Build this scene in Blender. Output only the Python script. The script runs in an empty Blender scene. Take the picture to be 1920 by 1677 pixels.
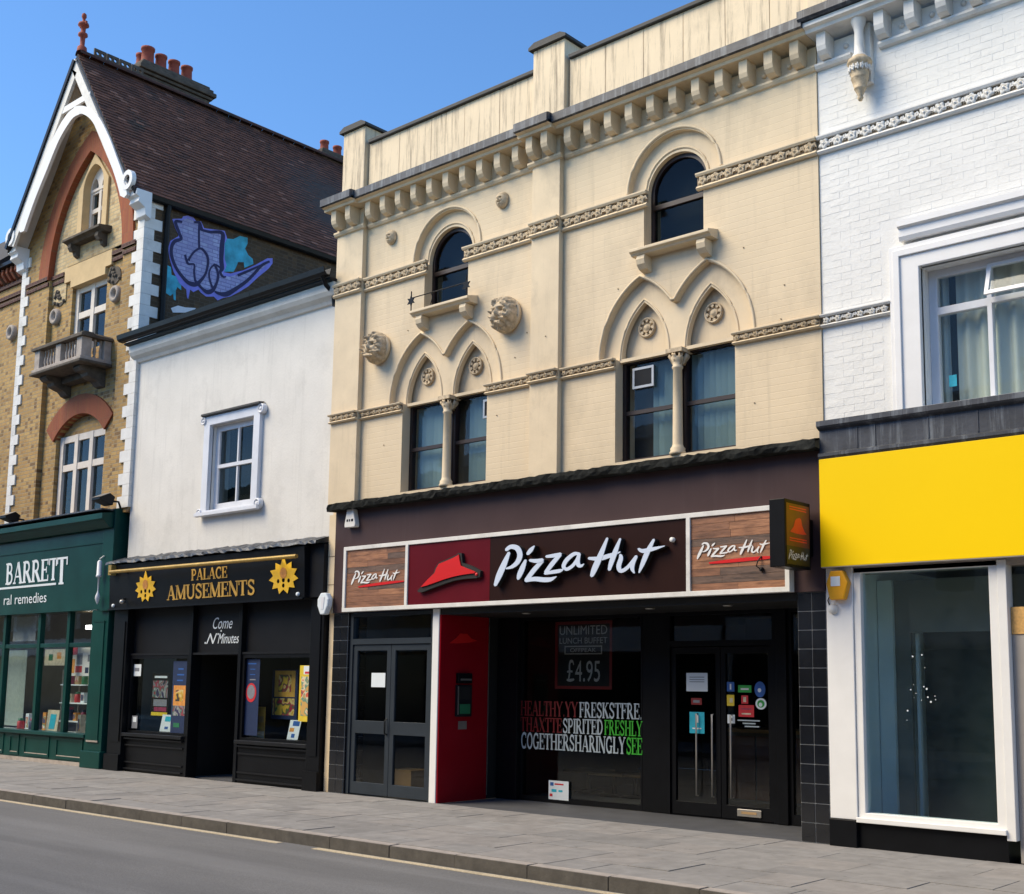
import bpy, math, random
from mathutils import Vector, Matrix
from mathutils.geometry import tessellate_polygon
random.seed(11)
S = bpy.context.scene
COL = S.collection
pi = math.pi
# ------------------------------------------------------------------ camera
# solved from the photograph's vanishing points; facade line is Y = 0, pavement Z = 0, X runs along the street
F, YAW, PITCH, ROLL, CX, CY = 2260.5, .70534, .135455, .0098866, 1053.77, 970.0
CAM = Vector((0, -11.4, 1.62))
fw = Vector((-math.sin(YAW) * math.cos(PITCH), math.cos(YAW) * math.cos(PITCH), math.sin(PITCH)))
r0 = Vector((math.cos(YAW), math.sin(YAW), 0))
u0 = r0.cross(fw)
rt = r0 * math.cos(ROLL) + u0 * math.sin(ROLL)
up = u0 * math.cos(ROLL) - r0 * math.sin(ROLL)
cd = bpy.data.cameras.new('camera')
cam = bpy.data.objects.new('camera', cd)
COL.objects.link(cam)
cam.matrix_world = Matrix(((rt.x, up.x, -fw.x, CAM.x), (rt.y, up.y, -fw.y, CAM.y), (rt.z, up.z, -fw.z, CAM.z), (0, 0, 0, 1)))
cd.sensor_fit = 'HORIZONTAL'
cd.sensor_width = 36
cd.lens = F / 1920 * 36
cd.shift_x = (960 - CX) / 1920
cd.shift_y = (CY - 838.5) / 1920
cd.clip_end = 2000
S.camera = cam
# ------------------------------------------------------------------ world, sun, exposure
SUN = Vector((-.55, -.62, .86)).normalized()          # towards the sun: high, over the photographer's left shoulder
wd = bpy.data.worlds.new('World')
S.world = wd
wd.use_nodes = True
nt = wd.node_tree
sky = nt.nodes.new('ShaderNodeTexSky')
sky.sky_type = 'NISHITA'
sky.sun_disc = False
sky.sun_elevation = math.asin(SUN.z)
sky.sun_rotation = math.atan2(SUN.x, SUN.y)
sky.altitude = 50
sky.air_density = 1.0
sky.dust_density = 0.12
sky.ozone_density = 5.0
bg = nt.nodes['Background']
bg.inputs['Strength'].default_value = .15
hsv = nt.nodes.new('ShaderNodeHueSaturation')     # the photograph's richer blue, the same over the whole sky
hsv.inputs['Saturation'].default_value = 1.12
nt.links.new(sky.outputs[0], hsv.inputs['Color'])
nt.links.new(hsv.outputs[0], bg.inputs['Color'])
sl = bpy.data.lights.new('sun', 'SUN')
sl.energy = 3.35
sl.angle = math.radians(38)
sl.color = (1, .85, .60)
so = bpy.data.objects.new('sun', sl)
COL.objects.link(so)
so.rotation_euler = SUN.to_track_quat('Z', 'Y').to_euler()
so.location = (-10, -20, 30)
S.view_settings.view_transform = 'Standard'
S.view_settings.look = 'None'
S.view_settings.gamma = 1
S.view_settings.exposure = .63
S.render.engine = 'CYCLES'
S.cycles.use_denoising = True
S.cycles.max_bounces = 7
S.cycles.transparent_max_bounces = 12


# ------------------------------------------------------------------ pixels to places
def ray(px, py):
    return rt * ((px - CX) / F) - up * ((py - CY) / F) + fw


def W(px, py, Y=0.):            # point of the plane Y
    d = ray(px, py)
    t = (Y - CAM.y) / d.y
    return (CAM.x + t * d.x, CAM.z + t * d.z)


def WX(px, py, X):              # point of the plane X
    d = ray(px, py)
    t = (X - CAM.x) / d.x
    return (CAM.y + t * d.y, CAM.z + t * d.z)


def WG(px, py, Z=0.):           # point of the plane Z
    d = ray(px, py)
    t = (Z - CAM.z) / d.z
    return (CAM.x + t * d.x, CAM.y + t * d.y)


# ------------------------------------------------------------------ mesh helpers
AX = {'y': lambda a, b, d: (a, d, b), 'x': lambda a, b, d: (d, a, b), 'z': lambda a, b, d: (a, b, d)}


class MB:
    def __init__(s):
        s.v = []
        s.f = []
        s.sm = []

    def add(s, v, f, smooth=False):
        o = len(s.v)
        s.v += [tuple(p) for p in v]
        s.f += [tuple(i + o for i in q) for q in f]
        s.sm += [smooth] * len(f)
        return s

    def box(s, x0, x1, y0, y1, z0, z1):
        x0, x1 = sorted((x0, x1))
        y0, y1 = sorted((y0, y1))
        z0, z1 = sorted((z0, z1))
        v = [(x, y, z) for z in (z0, z1) for y in (y0, y1) for x in (x0, x1)]
        return s.add(v, [(0, 2, 3, 1), (4, 5, 7, 6), (0, 1, 5, 4), (2, 6, 7, 3), (0, 4, 6, 2), (1, 3, 7, 5)])

    def slab(s, loops, d0, d1, ax='y', smooth_sides=False):
        """polygon (first loop) with holes (other loops), extruded from depth d0 to d1"""
        if not isinstance(loops[0][0], (tuple, list)):
            loops = [loops]
        m = AX[ax] if isinstance(ax, str) else ax
        flat = [p for l in loops for p in l]
        n = len(flat)
        tri = tessellate_polygon([[Vector((p[0], p[1], 0)) for p in l] for l in loops])
        v = [m(p[0], p[1], d0) for p in flat] + [m(p[0], p[1], d1) for p in flat]
        s.add(v, [tuple(t) for t in tri] + [tuple(i + n for i in reversed(t)) for t in tri])
        k = 0
        for l in loops:
            c = len(l)
            vv = [m(p[0], p[1], d0) for p in l] + [m(p[0], p[1], d1) for p in l]
            s.add(vv, [(i, (i + 1) % c, c + (i + 1) % c, c + i) for i in range(c)], smooth_sides)
        return s

    def lathe(s, prof, cx, cy, cz, n=16, axis='z', a0=0, a1=2 * pi, smooth=True):
        """profile of (radius, distance along the axis)"""
        full = abs(a1 - a0 - 2 * pi) < 1e-6
        k = n if full else n + 1
        v = []
        for r, h in prof:
            for i in range(k):
                a = a0 + (a1 - a0) * i / n
                c, q = r * math.cos(a), r * math.sin(a)
                v.append({'z': (cx + c, cy + q, cz + h), 'y': (cx + c, cy + h, cz + q), 'x': (cx + h, cy + c, cz + q)}[axis])
        f = []
        for j in range(len(prof) - 1):
            for i in range(k if full else n):
                b = (i + 1) % k
                f.append((j * k + i, j * k + b, (j + 1) * k + b, (j + 1) * k + i))
        return s.add(v, f, smooth)

    def tube(s, path, r, n=8, cap=True):
        path = [Vector(p) for p in path]
        v = []
        for i, p in enumerate(path):
            t = (path[min(i + 1, len(path) - 1)] - path[max(i - 1, 0)]).normalized()
            a = Vector((0, 0, 1)) if abs(t.z) < .9 else Vector((0, 1, 0))
            e = t.cross(a).normalized()
            g = t.cross(e)
            rr = r[i] if isinstance(r, (list, tuple)) else r
            v += [p + (e * math.cos(2 * pi * k / n) + g * math.sin(2 * pi * k / n)) * rr for k in range(n)]
        f = [(i * n + k, i * n + (k + 1) % n, (i + 1) * n + (k + 1) % n, (i + 1) * n + k) for i in range(len(path) - 1) for k in range(n)]
        s.add(v, f, True)
        if cap:
            s.add(v[:n], [tuple(range(n))])
            s.add(v[-n:], [tuple(range(n))])
        return s

    def grid(s, fn, nu, nv, smooth=True):
        v = [fn(i / nu, j / nv) for j in range(nv + 1) for i in range(nu + 1)]
        f = [(j * (nu + 1) + i, j * (nu + 1) + i + 1, (j + 1) * (nu + 1) + i + 1, (j + 1) * (nu + 1) + i) for j in range(nv) for i in range(nu)]
        return s.add(v, f, smooth)

    def strip(s, P, m, n=6):
        '''flat brush stroke as a strip of quads; m maps a 2d point to 3d'''
        C = catmull(P, n)
        v = []
        for i, (x, y, w) in enumerate(C):
            a, b = C[max(i - 1, 0)], C[min(i + 1, len(C) - 1)]
            dx, dy = b[0] - a[0], b[1] - a[1]
            l = math.hypot(dx, dy) or 1
            v += [m(x - dy / l * w / 2, y + dx / l * w / 2, i), m(x + dy / l * w / 2, y - dx / l * w / 2, i)]
        return s.add(v, [(2 * i, 2 * i + 1, 2 * i + 3, 2 * i + 2) for i in range(len(C) - 1)])

    def mesh(s, name, mat):
        me = bpy.data.meshes.new(name)
        me.from_pydata(s.v, [], s.f)
        me.polygons.foreach_set('use_smooth', s.sm)
        me.materials.append(mat)
        me.update()
        return me

    def obj(s, name, mat, parent=None, bevel=0, **tags):
        return put(name, s.mesh(name, mat), parent, bevel=bevel, **tags)


ORG = {}


def put(name, me, parent=None, loc=None, rot=None, scale=None, bevel=0, label=None, cat=None, group=None, kind=None):
    o = bpy.data.objects.new(name, me)
    COL.objects.link(o)
    if parent is not None:
        o.parent = parent
        if parent.name in ORG:
            o.matrix_parent_inverse = Matrix.Translation(-ORG[parent.name])
    if loc is not None:
        o.location = loc
        ORG[o.name] = Vector(loc)
    if rot is not None:
        o.rotation_euler = rot
    if scale is not None:
        o.scale = scale
    if bevel:
        import bmesh
        bm = bmesh.new()
        bm.from_mesh(me)
        bmesh.ops.remove_doubles(bm, verts=bm.verts, dist=1e-5)
        bmesh.ops.recalc_face_normals(bm, faces=bm.faces)
        bm.to_mesh(me)
        bm.free()
        b = o.modifiers.new('bevel', 'BEVEL')
        b.width = bevel
        b.segments = 2
        b.limit_method = 'ANGLE'
        b.angle_limit = math.radians(40)
    for k, v in (('label', label), ('category', cat), ('group', group), ('kind', kind)):
        if v:
            o[k] = v
    return o


def thing(name, label, cat, loc, group=None):
    o = bpy.data.objects.new(name, None)
    COL.objects.link(o)
    o.empty_display_size = .2
    o.location = loc
    ORG[o.name] = Vector(loc)
    o['label'] = label
    o['category'] = cat
    if group:
        o['group'] = group
    return o


def B(x0, x1, y0, y1, z0, z1):
    return MB().box(x0, x1, y0, y1, z0, z1)


def arcp(cx, cz, r, a0, a1, n, rz=None):
    rz = rz or r
    return [(cx + r * math.cos(math.radians(a0 + (a1 - a0) * i / n)), cz + rz * math.sin(math.radians(a0 + (a1 - a0) * i / n))) for i in range(n + 1)]


def pointed(xc, h, zf, rise, n=10, cutl=None, cutr=None):
    """left foot, over the apex, to the right foot of a two-centred arch"""
    R = (h * h + rise * rise) / (2 * h)
    am = math.acos((R - h) / R)
    L = [(xc - h + R - R * math.cos(am * i / n), zf + R * math.sin(am * i / n)) for i in range(n + 1)]
    Rr = [(2 * xc - x, z) for x, z in reversed(L[:-1])]
    P = L + Rr
    if cutl is not None:
        P = [p for p in P if p[0] > cutl]
    if cutr is not None:
        P = [p for p in P if p[0] < cutr]
    return P


def catmull(P, n=8):
    if len(P) < 3:
        return [tuple(a + (b - a) * t / n for a, b in zip(P[0], P[1])) for t in range(n + 1)]
    Q = [P[0]] + list(P) + [P[-1]]
    out = []
    for i in range(1, len(Q) - 2):
        for k in range(n):
            t = k / n
            out.append(tuple(.5 * (2 * b + (c - a) * t + (2 * a - 5 * b + 4 * c - d) * t * t + (-a + 3 * b - 3 * c + d) * t ** 3)
                             for a, b, c, d in zip(Q[i - 1], Q[i], Q[i + 1], Q[i + 2])))
    out.append(tuple(P[-1]))
    return out


def ribbon(P, n=8, smooth=True):
    """P: (x, y, width) points -> outline polygon with rounded ends"""
    C = catmull(P, n) if smooth else [tuple(map(float, p)) for p in P]
    Lf, Rg = [], []
    for i, (x, y, w) in enumerate(C):
        a = C[max(i - 1, 0)]
        b = C[min(i + 1, len(C) - 1)]
        dx, dy = b[0] - a[0], b[1] - a[1]
        l = math.hypot(dx, dy) or 1
        nx, ny = -dy / l * w / 2, dx / l * w / 2
        Lf.append((x + nx, y + ny))
        Rg.append((x - nx, y - ny))
    out = Lf + Rg[::-1]
    if smooth:                      # round caps
        def cap(e, prev):
            dx, dy = e[0] - prev[0], e[1] - prev[1]
            l = math.hypot(dx, dy) or 1
            return (e[0] + dx / l * e[2] * .4, e[1] + dy / l * e[2] * .4)
        out = Lf + [cap(C[-1], C[-2])] + Rg[::-1] + [cap(C[0], C[1])]
    return out


# ------------------------------------------------------------------ materials
def nodes(name):
    m = bpy.data.materials.new(name)
    m.use_nodes = True
    t = m.node_tree
    return m, t, t.nodes['Principled BSDF'], t.nodes, t.links


def pos(t, sc=(1, 1, 1)):
    g = t.nodes.new('ShaderNodeNewGeometry')
    mp = t.nodes.new('ShaderNodeMapping')
    mp.inputs['Scale'].default_value = sc
    t.links.new(g.outputs['Position'], mp.inputs['Vector'])
    return mp.outputs['Vector']


def noise(t, vec, scale, detail=4, rough=.6):
    n = t.nodes.new('ShaderNodeTexNoise')
    n.inputs['Scale'].default_value = scale
    n.inputs['Detail'].default_value = detail
    n.inputs['Roughness'].default_value = rough
    t.links.new(vec, n.inputs['Vector'])
    return n.outputs['Fac']


def ramp(t, fac, a, b, ca=(0, 0, 0), cb=(1, 1, 1)):
    r = t.nodes.new('ShaderNodeValToRGB')
    r.color_ramp.elements[0].position = a
    r.color_ramp.elements[1].position = b
    r.color_ramp.elements[0].color = (*ca, 1)
    r.color_ramp.elements[1].color = (*cb, 1)
    t.links.new(fac, r.inputs['Fac'])
    return r.outputs['Color']


def mix(t, fac, a, b, mode='MIX'):
    m = t.nodes.new('ShaderNodeMix')
    m.data_type = 'RGBA'
    m.blend_type = mode
    for key, val in (('Factor', fac), ('A', a), ('B', b)):
        s = [i for i in m.inputs if i.name == key and i.type in (('VALUE',) if key == 'Factor' else ('RGBA',))][0]
        if isinstance(val, (int, float)):
            s.default_value = val
        elif isinstance(val, tuple):
            s.default_value = (*val, 1)
        else:
            t.links.new(val, s)
    return [o for o in m.outputs if o.type == 'RGBA'][0]


def bumpn(t, bs, h, strength, dist=.01):
    b = t.nodes.new('ShaderNodeBump')
    b.inputs['Strength'].default_value = strength
    b.inputs['Distance'].default_value = dist
    t.links.new(h, b.inputs['Height'])
    t.links.new(b.outputs['Normal'], bs.inputs['Normal'])


def mul(c, k):
    return tuple(min(1, x * k) for x in c)


def pbr(name, rgb, rough=.65, var=.12, vs=2.5, bump=.15, bs=60, metal=0, streak=0, streak_col=None, spec=None, grime=0, coat=0, sr=(.54, .72), spots=0):
    m, t, p, N, L = nodes(name)
    v = pos(t)
    c = ramp(t, noise(t, v, vs, 6), .25, .75, mul(rgb, 1 - var), mul(rgb, 1 + var))
    if grime:
        g = ramp(t, noise(t, pos(t, (1, 1, .8)), 1.1, 9, .72), .52, .72)
        c = mix(t, g, c, mul(rgb, 1 - grime))
    if streak:
        s = noise(t, pos(t, (9, 9, .55)), 1.0, 9, .75)
        s = ramp(t, s, *sr)
        sm = t.nodes.new('ShaderNodeMath')
        sm.operation = 'MULTIPLY'
        sm.inputs[1].default_value = streak
        L.new(s, sm.inputs[0])
        c = mix(t, sm.outputs[0], c, streak_col or mul(rgb, .35))
    if spots:                       # trodden gum and oil spots
        vo = N.new('ShaderNodeTexVoronoi')
        vo.inputs['Scale'].default_value = 4.5
        L.new(v, vo.inputs['Vector'])
        c = mix(t, ramp(t, vo.outputs['Distance'], .085, .11, (spots,) * 3, (0, 0, 0)), c, mul(rgb, .55))
    L.new(c, p.inputs['Base Color'])
    p.inputs['Metallic'].default_value = metal
    p.inputs['Roughness'].default_value = rough
    if spec is not None:
        p.inputs['Specular IOR Level'].default_value = spec
    if coat:
        p.inputs['Coat Weight'].default_value = coat
    if bump:
        bumpn(t, p, noise(t, v, bs, 5), bump, .006)
    return m


def brickmat(name, c1, c2, mortar, plane='xz', bw=.225, bh=.075, mort=.009, bump=.5, rough=.85, extra=None, dirt=.35, paint=None, streak=0):
    m, t, p, N, L = nodes(name)
    g = N.new('ShaderNodeNewGeometry')
    sp = N.new('ShaderNodeSeparateXYZ')
    L.new(g.outputs['Position'], sp.inputs[0])
    cb = N.new('ShaderNodeCombineXYZ')
    L.new(sp.outputs['X' if plane == 'xz' else 'Y'], cb.inputs['X'])
    L.new(sp.outputs['Z'], cb.inputs['Y'])
    b = N.new('ShaderNodeTexBrick')
    b.inputs['Scale'].default_value = 1
    b.inputs['Brick Width'].default_value = bw
    b.inputs['Row Height'].default_value = bh
    b.inputs['Mortar Size'].default_value = mort
    b.inputs['Mortar Smooth'].default_value = .25
    b.inputs['Color1'].default_value = (*c1, 1)
    b.inputs['Color2'].default_value = (*c2, 1)
    b.inputs['Mortar'].default_value = (*mortar, 1)
    b.inputs['Bias'].default_value = -.1
    L.new(cb.outputs[0], b.inputs['Vector'])
    v = pos(t)
    if paint:
        c = mix(t, ramp(t, noise(t, pos(t, (1, 1, .55)), .9, 8, .7), .5, .72), ramp(t, noise(t, v, 1.6, 6), .25, .75, mul(paint, .93), mul(paint, 1.04)), mul(paint, .74))
        if streak:
            s = ramp(t, noise(t, pos(t, (6, 6, .3)), 1.0, 7, .7), .56, .75)
            sm = N.new('ShaderNodeMath')
            sm.operation = 'MULTIPLY'
            sm.inputs[1].default_value = streak
            L.new(s, sm.inputs[0])
            c = mix(t, sm.outputs[0], c, mul(paint, .5))
    else:
        wn = N.new('ShaderNodeTexWhiteNoise')
        wn.noise_dimensions = '2D'
        # one random value per brick: floor of the brick coordinates (offset courses give mixed halves, as in real bonds)
        vm = N.new('ShaderNodeVectorMath')
        vm.operation = 'DIVIDE'
        vm.inputs[1].default_value = (bw / 2, bh, 1)
        L.new(cb.outputs[0], vm.inputs[0])
        fl = N.new('ShaderNodeVectorMath')
        fl.operation = 'FLOOR'
        L.new(vm.outputs[0], fl.inputs[0])
        L.new(fl.outputs[0], wn.inputs['Vector'])
        c = mix(t, ramp(t, wn.outputs['Value'], .68, 1.0), b.outputs['Color'], extra or mul(c2, .55))
        c = mix(t, ramp(t, noise(t, v, .7, 6, .65), .42, .7), c, mix(t, .6, c, mul(c2, .45)))
        c = mix(t, b.outputs['Fac'], c, mortar)
        if dirt:
            c = mix(t, ramp(t, noise(t, v, 30, 3), .3, .8, (1 - dirt,) * 3, (1, 1, 1)), mul(c1, .3), c, 'MIX')
    L.new(c, p.inputs['Base Color'])
    p.inputs['Roughness'].default_value = rough
    ms = N.new('ShaderNodeMath')
    ms.operation = 'MULTIPLY_ADD'
    ms.inputs[1].default_value = -1
    L.new(b.outputs['Fac'], ms.inputs[0])
    nn = N.new('ShaderNodeMath')
    nn.operation = 'MULTIPLY'
    nn.inputs[1].default_value = .6
    L.new(noise(t, v, 70, 4), nn.inputs[0])
    L.new(nn.outputs[0], ms.inputs[2])
    bumpn(t, p, ms.outputs[0], bump, .008)
    return m


def glassmat(name, tint=(.9, .93, .92), refl=1.45, wav=.02, dust=.0):
    m, t, p, N, L = nodes(name)
    N.remove(p)
    out = N['Material Output']
    tr = N.new('ShaderNodeBsdfTransparent')
    tr.inputs['Color'].default_value = (*tint, 1)
    gl = N.new('ShaderNodeBsdfGlossy')
    gl.inputs['Roughness'].default_value = .015
    gl.inputs['Color'].default_value = (.95, .97, 1, 1)
    fr = N.new('ShaderNodeFresnel')
    ge = N.new('ShaderNodeNewGeometry')      # the same index seen from either face of the pane
    mi = N.new('ShaderNodeMapRange')
    mi.inputs['To Min'].default_value = refl
    mi.inputs['To Max'].default_value = 1 / refl
    L.new(ge.outputs['Backfacing'], mi.inputs['Value'])
    L.new(mi.outputs[0], fr.inputs['IOR'])
    bp = N.new('ShaderNodeBump')
    bp.inputs['Strength'].default_value = wav
    bp.inputs['Distance'].default_value = .05
    L.new(noise(t, pos(t), 2.2, 2), bp.inputs['Height'])
    L.new(bp.outputs[0], gl.inputs['Normal'])
    ms = N.new('ShaderNodeMixShader')
    L.new(fr.outputs[0], ms.inputs[0])
    L.new(tr.outputs[0], ms.inputs[1])
    L.new(gl.outputs[0], ms.inputs[2])
    last = ms.outputs[0]
    if dust:
        df = N.new('ShaderNodeBsdfDiffuse')
        df.inputs['Color'].default_value = (.45, .5, .5, 1)
        m2 = N.new('ShaderNodeMixShader')
        L.new(ramp(t, noise(t, pos(t), 3, 8, .75), .35, .9, (0, 0, 0), (dust,) * 3), m2.inputs[0])
        L.new(last, m2.inputs[1])
        L.new(df.outputs[0], m2.inputs[2])
        last = m2.outputs[0]
    L.new(last, out.inputs['Surface'])
    return m


CREAM = (.70, .56, .37)
M = {}
M['cream'] = brickmat('cream_painted_brick', CREAM, CREAM, CREAM, bump=.3, paint=CREAM, rough=.6, bw=.24, bh=.08, mort=.006, streak=.42)
M['cream_trim'] = pbr('cream_trim', (.685, .55, .365), .6, .09, 3, .2, 40, grime=.3, streak=.22)
M['cream_stained'] = pbr('cream_stained', (.73, .59, .40), .6, .07, 2, .12, 40, streak=.9, streak_col=(.13, .095, .062), sr=(.5, .67), grime=.3)
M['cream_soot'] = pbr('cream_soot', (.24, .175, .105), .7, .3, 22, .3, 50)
M['cream_orn'] = pbr('cream_ornament', (.52, .41, .27), .7, .45, 20, .6, 50, grime=.55)
M['lead'] = pbr('lead', (.040, .045, .058), .5, .45, 3.5, .4, 14, streak=.6, streak_col=(.26, .29, .32), metal=.2, sr=(.5, .68))
M['coping'] = pbr('coping', (.045, .045, .045), .7, .3, 4, .3, 30)
M['moss'] = pbr('mossy_ledge', (.014, .015, .014), .9, .75, 18, .9, 26, grime=-2.0, spec=.14)
M['brown'] = pbr('brown_fascia', (.062, .038, .038), .45, .1, 1.5, .08, 50, streak=.2, streak_col=(.10, .075, .075), spec=.14)
M['signbrown'] = pbr('sign_brown', (.024, .0095, .0075), .35, .1, 2, 0, spec=.14)
M['signred'] = pbr('sign_dark_red', (.105, .006, .012), .35, .12, 2, 0, spec=.14)
M['hatred'] = pbr('logo_red', (.62, .012, .012), .35, .05, 2, 0)
M['letter'] = pbr('letter_face', (.60, .68, .82), .35, .03, 2, 0)
M['black'] = pbr('black_paint', (.005, .0055, .007), .4, .3, 3, .05, 40, spec=.14)
M['blackm'] = pbr('black_matt', (.006, .006, .006), .7, .2, 3, 0)
M['charcoal'] = pbr('charcoal_panel', (.013, .0135, .0155), .4, .2, 2, .05, 60, spec=.14)
M['greydoor'] = pbr('grey_door_paint', (.032, .040, .050), .4, .12, 3, .04, 50, spec=.14)
M['white'] = pbr('white_paint', (.76, .755, .745), .45, .05, 3, .06, 40)
M['whited'] = pbr('white_paint_worn', (.70, .685, .65), .6, .1, 5, .3, 40, grime=.32)
M['framewhite'] = pbr('bluish_white_frame', (.69, .70, .735), .4, .06, 4, .08, 40, grime=.15)
M['stonewhite'] = pbr('pale_stone_frame', (.66, .60, .53), .7, .1, 5, .2, 50)
M['stone'] = pbr('weathered_stone', (.36, .31, .27), .85, .25, 7, .4, 40, grime=.5)
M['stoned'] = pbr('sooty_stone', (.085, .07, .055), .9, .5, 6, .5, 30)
M['sandstone'] = pbr('sandstone', (.58, .42, .22), .8, .12, 4, .3, 50)
M['render'] = pbr('white_render', (.69, .665, .615), .8, .07, 1.3, .5, 22, streak=.34, streak_col=(.40, .385, .35), grime=.17)
M['rendertrim'] = pbr('render_trim', (.64, .615, .56), .7, .1, 3, .2, 30, streak=.35, streak_col=(.3, .28, .23))
M['wbrick'] = pbr('white_brick_paint', (.745, .735, .70), .6, .05, 2.2, .7, 26)
M['wmortar'] = pbr('white_mortar_paint', (.73, .725, .70), .6, .05, 4, .5, 40)
M['yellow'] = pbr('yellow_board', (.93, .62, .002), .4, .015, .8, 0, spec=.14)
M['amber'] = pbr('amber_plastic', (.80, .36, .008), .4, .08, 4, 0)
M['green'] = pbr('green_paint', (.004, .046, .038), .38, .25, 1.4, .05, 40, spec=.14)
M['greenl'] = pbr('green_board', (.007, .048, .044), .35, .35, 1.2, .03, 40, spec=.14)
M['gold'] = pbr('gold_paint', (.62, .36, .07), .4, .25, 8, .1, 40, metal=.2)
M['goldpole'] = pbr('brass_pole', (.50, .32, .08), .35, .3, 6, .1, 40, metal=.55)
M['ybright'] = pbr('sun_yellow', (.86, .50, .02), .45, .18, 9, 0)
M['stock'] = brickmat('yellow_stock_brick', (.54, .345, .12), (.44, .25, .08), (.32, .25, .15), extra=(.14, .075, .035), dirt=.32)
M['stockp'] = brickmat('pale_stock_brick', (.66, .50, .27), (.58, .41, .20), (.42, .36, .24), extra=(.34, .24, .13), dirt=.18)
M['sidebrick'] = brickmat('dark_side_brick', (.085, .055, .028), (.06, .038, .022), (.10, .075, .05), plane='yz', extra=(.14, .085, .04), dirt=.3)  # side wall brick, much darker in colour than the front
M['redbrick'] = brickmat('red_brick', (.34, .085, .030), (.27, .065, .026), (.20, .10, .06), bw=.06, bh=.12, mort=.006, extra=(.24, .05, .025), dirt=.25)
M['redplain'] = brickmat('red_rubbed_brick', (.33, .085, .030), (.27, .065, .026), (.24, .10, .05), bw=.075, bh=.5, mort=.004, extra=(.30, .10, .03), dirt=.2)
M['purple'] = brickmat('purple_band_brick', (.10, .035, .030), (.075, .028, .028), (.16, .11, .08), bw=.12, bh=.07, mort=.008, dirt=.2)
M['terra'] = pbr('terracotta', (.26, .055, .032), .8, .3, 9, .3, 40)
M['slate'] = pbr('dark_roof', (.03, .026, .024), .8, .4, 9, .5, 25)
M['gutter'] = pbr('black_gutter', (.010, .011, .013), .35, .3, 4, .1, 30, spec=.14)
M['tile'] = pbr('black_glazed_tile', (.009, .010, .013), .12, .3, 5, .05, 10)
M['grout'] = pbr('grout', (.26, .27, .28), .8, .2, 10, 0)
M['redpanel'] = pbr('red_panel', (.26, .003, .010), .35, .1, 2, 0, spec=.14)
M['glass'] = glassmat('window_glass', (.93, .96, .96), 1.25)
M['glassd'] = glassmat('dark_window_glass', (.62, .68, .70), 1.22)
M['glasst'] = glassmat('tinted_shop_glass', (.80, .82, .81), 1.33, .01)
M['glassb'] = glassmat('bluish_shop_glass', (.88, .97, .98), 1.3, .01, .02)
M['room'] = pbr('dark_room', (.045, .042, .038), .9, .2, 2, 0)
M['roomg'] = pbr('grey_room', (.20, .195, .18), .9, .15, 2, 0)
M['roompale'] = pbr('pale_room_wall', (.75, .82, .84), .8, .05, 2, 0)
M['roomdark'] = pbr('dark_partition', (.04, .05, .052), .8, .2, 2, 0)
M['blind'] = pbr('vertical_blind', (.20, .29, .31), .8, .08, 3, .05, 50)
M['curtain'] = pbr('pale_curtain', (.52, .54, .48), .9, .06, 3, .1, 60)
M['sashbrown'] = pbr('dark_brown_sash', (.020, .009, .008), .45, .2, 5, .1, 30)
M['paper'] = pbr('paper', (.70, .76, .80), .6, .04, 8, 0)
M['papery'] = pbr('cream_paper', (.62, .52, .33), .6, .1, 12, 0)
M['steel'] = pbr('brushed_steel', (.42, .40, .37), .35, .1, 8, .05, 40, metal=.8)
M['wood'] = pbr('wood_laminate', (.42, .27, .13), .5, .15, 5, .1, 30)
M['chip'] = pbr('chipboard', (.62, .36, .12), .8, .3, 30, .3, 60)
M['greyboard'] = pbr('grey_board', (.36, .33, .30), .8, .1, 4, .1, 30)


def plankmat(name, a, b, seed):
    m, t, p, N, L = nodes(name)
    v = pos(t, (1.6, 1, 16))
    n1 = noise(t, v, 3 + seed, 7, .65)
    v2 = pos(t, (.9, 1, 6))
    n2 = noise(t, v2, 2 + seed, 3)
    c = ramp(t, n1, .3, .72, a, b)
    c = mix(t, ramp(t, n2, .5, .75), c, mul(a, .6))
    L.new(c, p.inputs['Base Color'])
    p.inputs['Roughness'].default_value = .5
    bumpn(t, p, n1, .1, .004)
    return m


PLANKS = [plankmat('printed_plank', (.15, .065, .034), (.34, .155, .08), 0), plankmat('printed_plank_warm', (.22, .09, .042), (.46, .22, .11), 1.3), plankmat('printed_plank_dark', (.08, .05, .037), (.19, .115, .08), 2.1)]

# ------------------------------------------------------------------ lettering
TXT = {}


def prepare_text(specs):
    obs = []
    for body, shear in specs:
        cu = bpy.data.curves.new('txt', 'FONT')
        cu.body = body
        cu.shear = shear
        cu.resolution_u = 3
        o = bpy.data.objects.new('txt', cu)
        COL.objects.link(o)
        obs.append((body, shear, o))
    dg = bpy.context.evaluated_depsgraph_get()
    for body, shear, o in obs:
        me = bpy.data.meshes.new_from_object(o.evaluated_get(dg))
        TXT[(body, shear)] = ([tuple(v.co[:2]) for v in me.vertices], [tuple(p.vertices) for p in me.polygons])
        bpy.data.objects.remove(o)
        bpy.data.meshes.remove(me)


SANS = [('UNLIMITED', 0), ('LUNCH BUFFET', 0), ('OFFPEAK', 0), ('4.95', 0), ('ral remedies', 0), ('Come', .35), ('Minutes', .35), ('N', .45)]
prepare_text(SANS)


def fit_text(mb, key, x0, x1, z0, z1, m):
    """flat letters fitted to a box; m maps (a, b) to a point"""
    v, f = TXT[key]
    ax = min(p[0] for p in v), max(p[0] for p in v)
    az = min(p[1] for p in v), max(p[1] for p in v)
    mb.add([m(x0 + (p[0] - ax[0]) / (ax[1] - ax[0]) * (x1 - x0), z0 + (p[1] - az[0]) / (az[1] - az[0]) * (z1 - z0)) for p in v], f)


T_, t_ = .19, .075


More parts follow.
